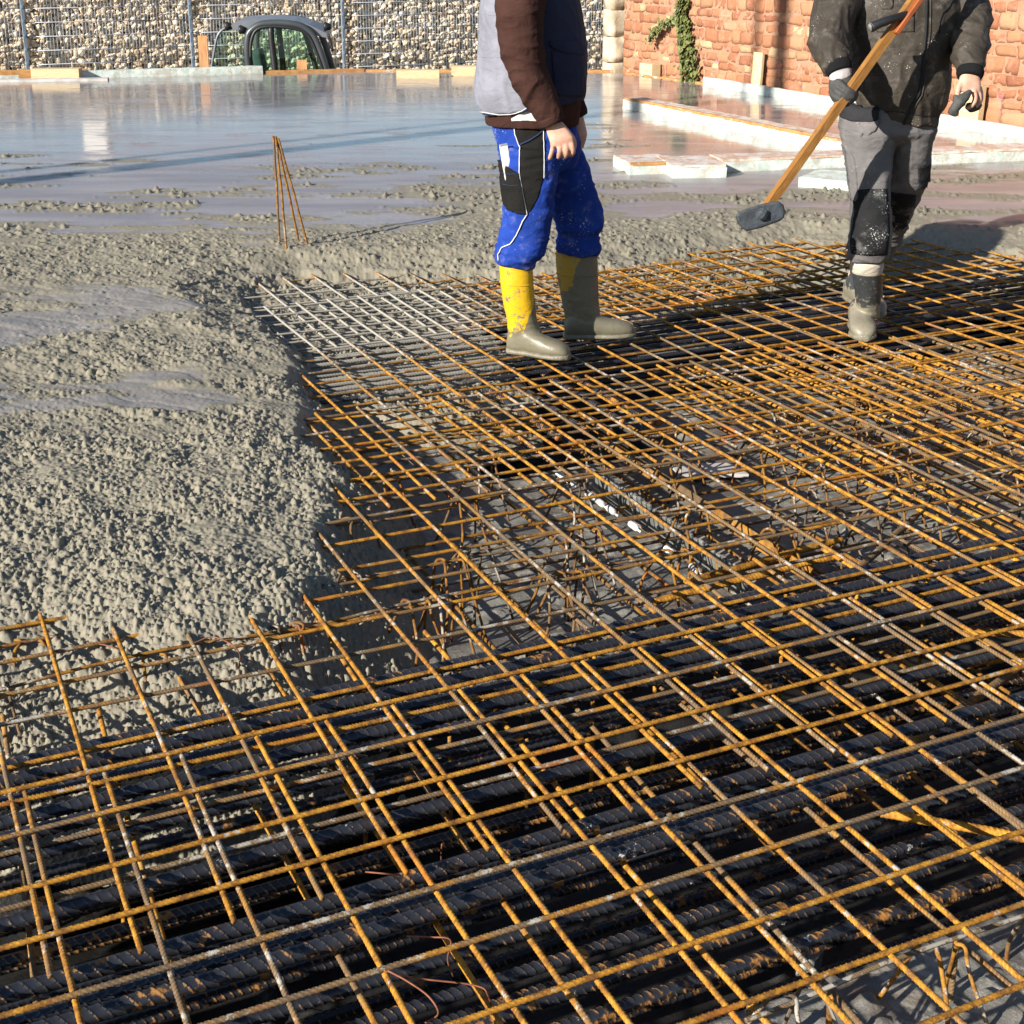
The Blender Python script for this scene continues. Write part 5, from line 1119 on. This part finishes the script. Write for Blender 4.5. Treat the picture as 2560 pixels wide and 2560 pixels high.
hb = [rg(z3, 838, 560, 1300, 582, .166, YB), rg(z3, 858, 585, 1275, 612, .163, YB), rg(z3, 878, 612, 1268, 668, .160, YB), rg(z3, 892, 618, 1258, 676, .150, YB)]
cord(pB, 'hem_seam', zg, [(610, 1060), (700, 1050), (850, 1080), (1000, 1100), (1095, 1100)], tj, M['dark_trim'], .002, .001, 16, jkB)
M['boot_black'] = rubber('dusty_black_rubber', (.035, .038, .040), (.22, .195, .14), .135, .06); m = M['boot_black']; M['cuff_beige'] = cloth('beige_boot_lining', (.48, .42, .34), .9, .03)
b1 = boot(pB, [rg(z3, 822, 1405, 976, 1405, .062, 5.71), rg(z3, 820, 1480, 975, 1480, .062, 5.735), rg(z3, 832, 1570, 972, 1570, .058, 5.77), rg(z3, 842, 1640, 966, 1640, .053, 5.80), rg(z3, 842, 1700, 962, 1700, .050, 5.83)], ftF, 'boot_black', 1.12, label='black boot planted in front', top_ring=False)
V, Q, T = loft([rg(z3, 815, 1400, 984, 1400, .066, 5.708), rg(z3, 812, 1412, 986, 1412, .068, 5.71), rg(z3, 815, 1455, 978, 1455, .067, 5.725), rg(z3, 820, 1468, 974, 1468, .062, 5.73)], 26, 3, 2.1); me = remesh(V, Q, T, .005, 1, 'boot_cuff'); wrinkle(me, .002, 2, seed=3); pB.add('boot_cuff', me, M['cuff_beige'], b1)
boot(pB, [rg(z3, 806, 1310, 985, 1310, .066, 6.19), rg(z3, 806, 1370, 985, 1370, .064, 6.20), rg(z3, 806, 1480, 975, 1480, .062, 6.21), rg(z3, 815, 1570, 980, 1570, .058, 6.22), rg(z3, 828, 1630, 985, 1630, .050, 6.23)], ftB, 'boot_black', 1.1, label='muddy boot behind, heel down', top_ring=False)
M['glove'] = plain('dark_grey_rubber_glove', (.050, .049, .045), .75, 0, .25, 20, .3, 90)
me = remesh(*join(*gl), .0042, 2, 'glove'); gB = pB.add('glove', me, M['glove']); V, Q, T = loft([rg(zg, 82, 640, 292, 610, .036, 5.455), rg(zg, 86, 690, 298, 650, .036, 5.455), rg(zg, 92, 760, 302, 700, .035, 5.452), rg(zg, 100, 775, 298, 715, .032, 5.452)], 24, 4, 2.2)
M['glove_cuff'] = cloth('grey_pink_knit_cuff', (.40, .37, .37), .95, .0); me = remesh(V, Q, T, .004, 1, 'cuff'); wrinkle(me, .0012, 3); pB.add('cuff', me, M['glove_cuff'], gB)
# the glove he has taken off
gp = [tube([tuple(atY(*zg(x, y), Y)) for x, y, Y, r in q], [r / 2370 for *_, r in q], 14, 4) for q in ([(1420, 860, 5.50, 22), (1385, 905, 5.485, 42), (1325, 965, 5.475, 54), (1265, 1040, 5.475, 46), (1232, 1085, 5.48, 28)], [(1330, 960, 5.48, 30), (1290, 930, 5.48, 30), (1268, 905, 5.485, 16)], [(1275, 1030, 5.47, 34), (1290, 1075, 5.47, 26), (1265, 1098, 5.475, 14)],
     [(1395, 1000, 5.52, 30), (1440, 1020, 5.535, 46), (1490, 1005, 5.54, 42), (1520, 985, 5.545, 22)])]
me = remesh(*join(*gp), .004, 2, 'work_glove'); wrinkle(me, .003, 3, (1, 1, 1.3), seed=5); o = link('work_glove', me, M['glove']); tag(o, 'crumpled black work glove held in the bare left hand', 'glove')

# ---- the long handled tool
tool = empty('concrete_tamper', tuple(atY(*z3(320, 1165), 5.30))); tag(tool, 'long square wooden handle with black rubber head, carried by the dark jacketed worker', 'tool')
tb = Vector(atY(*z3(320, 1165), 5.30)); m = N('worn_timber_handle'); P = m.objc(); n = m.noise(m.map(P, (10, 10, 2)), 4, 6, .65, 1.2)
M['handle'] = m.done(m.mix(m.mr(m.noise(P, 9, 5, .7), .55, .70, 0, .7), m.mix(m.mr(n, .3, .7), (.20, .085, .020), (.34, .165, .042)), (.10, .06, .034)), .6, 0, m.bump(n, .3, .003), .3)
hd = Vector(atY(*z3(842, 430), 5.405)); d = (hd - tb).normalized(); top = tb + d * 1.62
bm = bmesh.new(); rough_box(bm, (0, 0, .81), (.032, .032, 1.62), 0, amp=.0025, cuts=6, seed=9); o = bm_obj('handle', bm, M['handle'], tool); o.rotation_euler = (Matrix(((1, 0, 0), (0, 1, 0), (0, 0, 1))) and d.to_track_quat('Z', 'Y')).to_euler()
M['rubber_head'] = plain('dusty_rubber', (.035, .042, .050), .6, 0, .5, 16, .4, 60)
hp = [(192, 1160), (200, 1190), (225, 1225), (255, 1240), (330, 1222), (430, 1186), (452, 1168), (458, 1135), (450, 1100), (425, 1080), (395, 1082), (340, 1092), (250, 1120), (210, 1138)]
bm = bmesh.new(); f = bm.faces.new([bm.verts.new(Vector(atY(*z3(x, y), 5.285)) - tb) for x, y in hp]); e = bmesh.ops.extrude_face_region(bm, geom=[f])
for v in e['geom']:
    if isinstance(v, bmesh.types.BMVert): v.co += Vector((.008, .055, -.012))
bmesh.ops.recalc_face_normals(bm, faces=bm.faces); bmesh.ops.bevel(bm, geom=[e_ for e_ in bm.edges if abs(e_.verts[0].co.y - e_.verts[1].co.y) < .02], offset=.010, segments=3, profile=.6, affect='EDGES'); bm_obj('rubber_head', bm, M['rubber_head'], tool, True)
V, Q, T = tube([tuple(Vector(atY(*z3(312, 1172), 5.284)) - tb), tuple(Vector(atY(*z3(326, 1155), 5.284)) - tb), tuple(Vector(atY(*z3(342, 1128), 5.290)) - tb)], [.016, .028, .024], 10, 2); link('socket', np_mesh('socket', V, Q, False, T), M['rubber_head'], tool)
gY = 5.40
V, Q, T = tube([tuple(Vector(atY(*zg(478, 262), gY)) - tb), tuple(Vector(atY(*zg(500, 255), gY)) - tb), tuple(Vector(atY(*zg(560, 225), gY)) - tb), tuple(Vector(atY(*zg(690, 178), gY + .01)) - tb), tuple(Vector(atY(*zg(880, 120), gY + .06)) - tb)], [.018, .0185, .0165, .0160, .014], 16, 3)
gr = link('side_grip', np_mesh('side_grip', V, Q, True, T), M['cab_black'], tool)
V, Q, T = tube([tuple(Vector(atY(*zg(470, 268), gY - .002)) - tb), tuple(Vector(atY(*zg(490, 258), gY)) - tb)], [.012, .0195], 16, 1); link('grip_end', np_mesh('grip_end', V, Q, True, T), M['grey_steel'], gr)
M['orange_bracket'] = plain('orange_painted_bracket', (.26, .065, .014), .5, 0, .2, 12)
bm = bmesh.new(); box_bm(bm, (0, 0, 0), (.034, .020, .16), bevel=.003, seg=1); o = bm_obj('bracket', bm, M['orange_bracket'], tool); o.rotation_euler = d.to_track_quat('Z', 'Y').to_euler(); o.location = Vector(atY(*zg(830, 150), gY + .035)) - tb
EXPO = .95

# ------------------------------------------------------------------ light, sky, camera
SH = np.array([.74, .67]); SH = SH / np.linalg.norm(SH); EL = math.radians(22.5)
sdir = Vector((-SH[0] * math.cos(EL), -SH[1] * math.cos(EL), math.sin(EL)))
L = bpy.data.lights.new('sun', 'SUN'); L.energy = 5.0; L.angle = math.radians(.5); L.color = (1.0, .95, .87)
so = bpy.data.objects.new('sun', L); COL.objects.link(so); so.rotation_euler = sdir.to_track_quat('Z', 'Y').to_euler()
W = bpy.data.worlds.new('World'); SC.world = W; W.use_nodes = True
nt = W.node_tree; sky = nt.nodes.new('ShaderNodeTexSky'); sky.sky_type = 'NISHITA'; sky.sun_disc = False
sky.sun_elevation = EL; sky.sun_rotation = math.atan2(sdir.x, sdir.y)
sky.air_density = 1.0; sky.dust_density = .3; sky.ozone_density = 2.6
bg = nt.nodes['Background']; bg.inputs['Strength'].default_value = .068
nt.links.new(sky.outputs[0], bg.inputs['Color'])
cd = bpy.data.cameras.new('camera'); co = bpy.data.objects.new('camera', cd); COL.objects.link(co)
cd.sensor_width = 36; cd.sensor_fit = 'HORIZONTAL'; cd.lens = 36 * F / 2560; cd.shift_y = -(1280 - PY) / 2560
cd.clip_end = 2000; cd.clip_start = .05
co.location = (0, 0, H); co.rotation_euler = (PI / 2 - TH, 0, 0); SC.camera = co
vs = SC.view_settings; SC.display_settings.display_device = 'sRGB'
vs.view_transform = 'Standard'; vs.look = 'None'; vs.gamma = 1; vs.exposure = EXPO
try: vs.use_curve_mapping = False
except Exception: pass
SC.render.engine = 'CYCLES'; SC.cycles.max_bounces = 6; SC.cycles.diffuse_bounces = 3; SC.cycles.glossy_bounces = 3
SC.cycles.transparent_max_bounces = 12; SC.cycles.caustics_reflective = False; SC.cycles.caustics_refractive = False
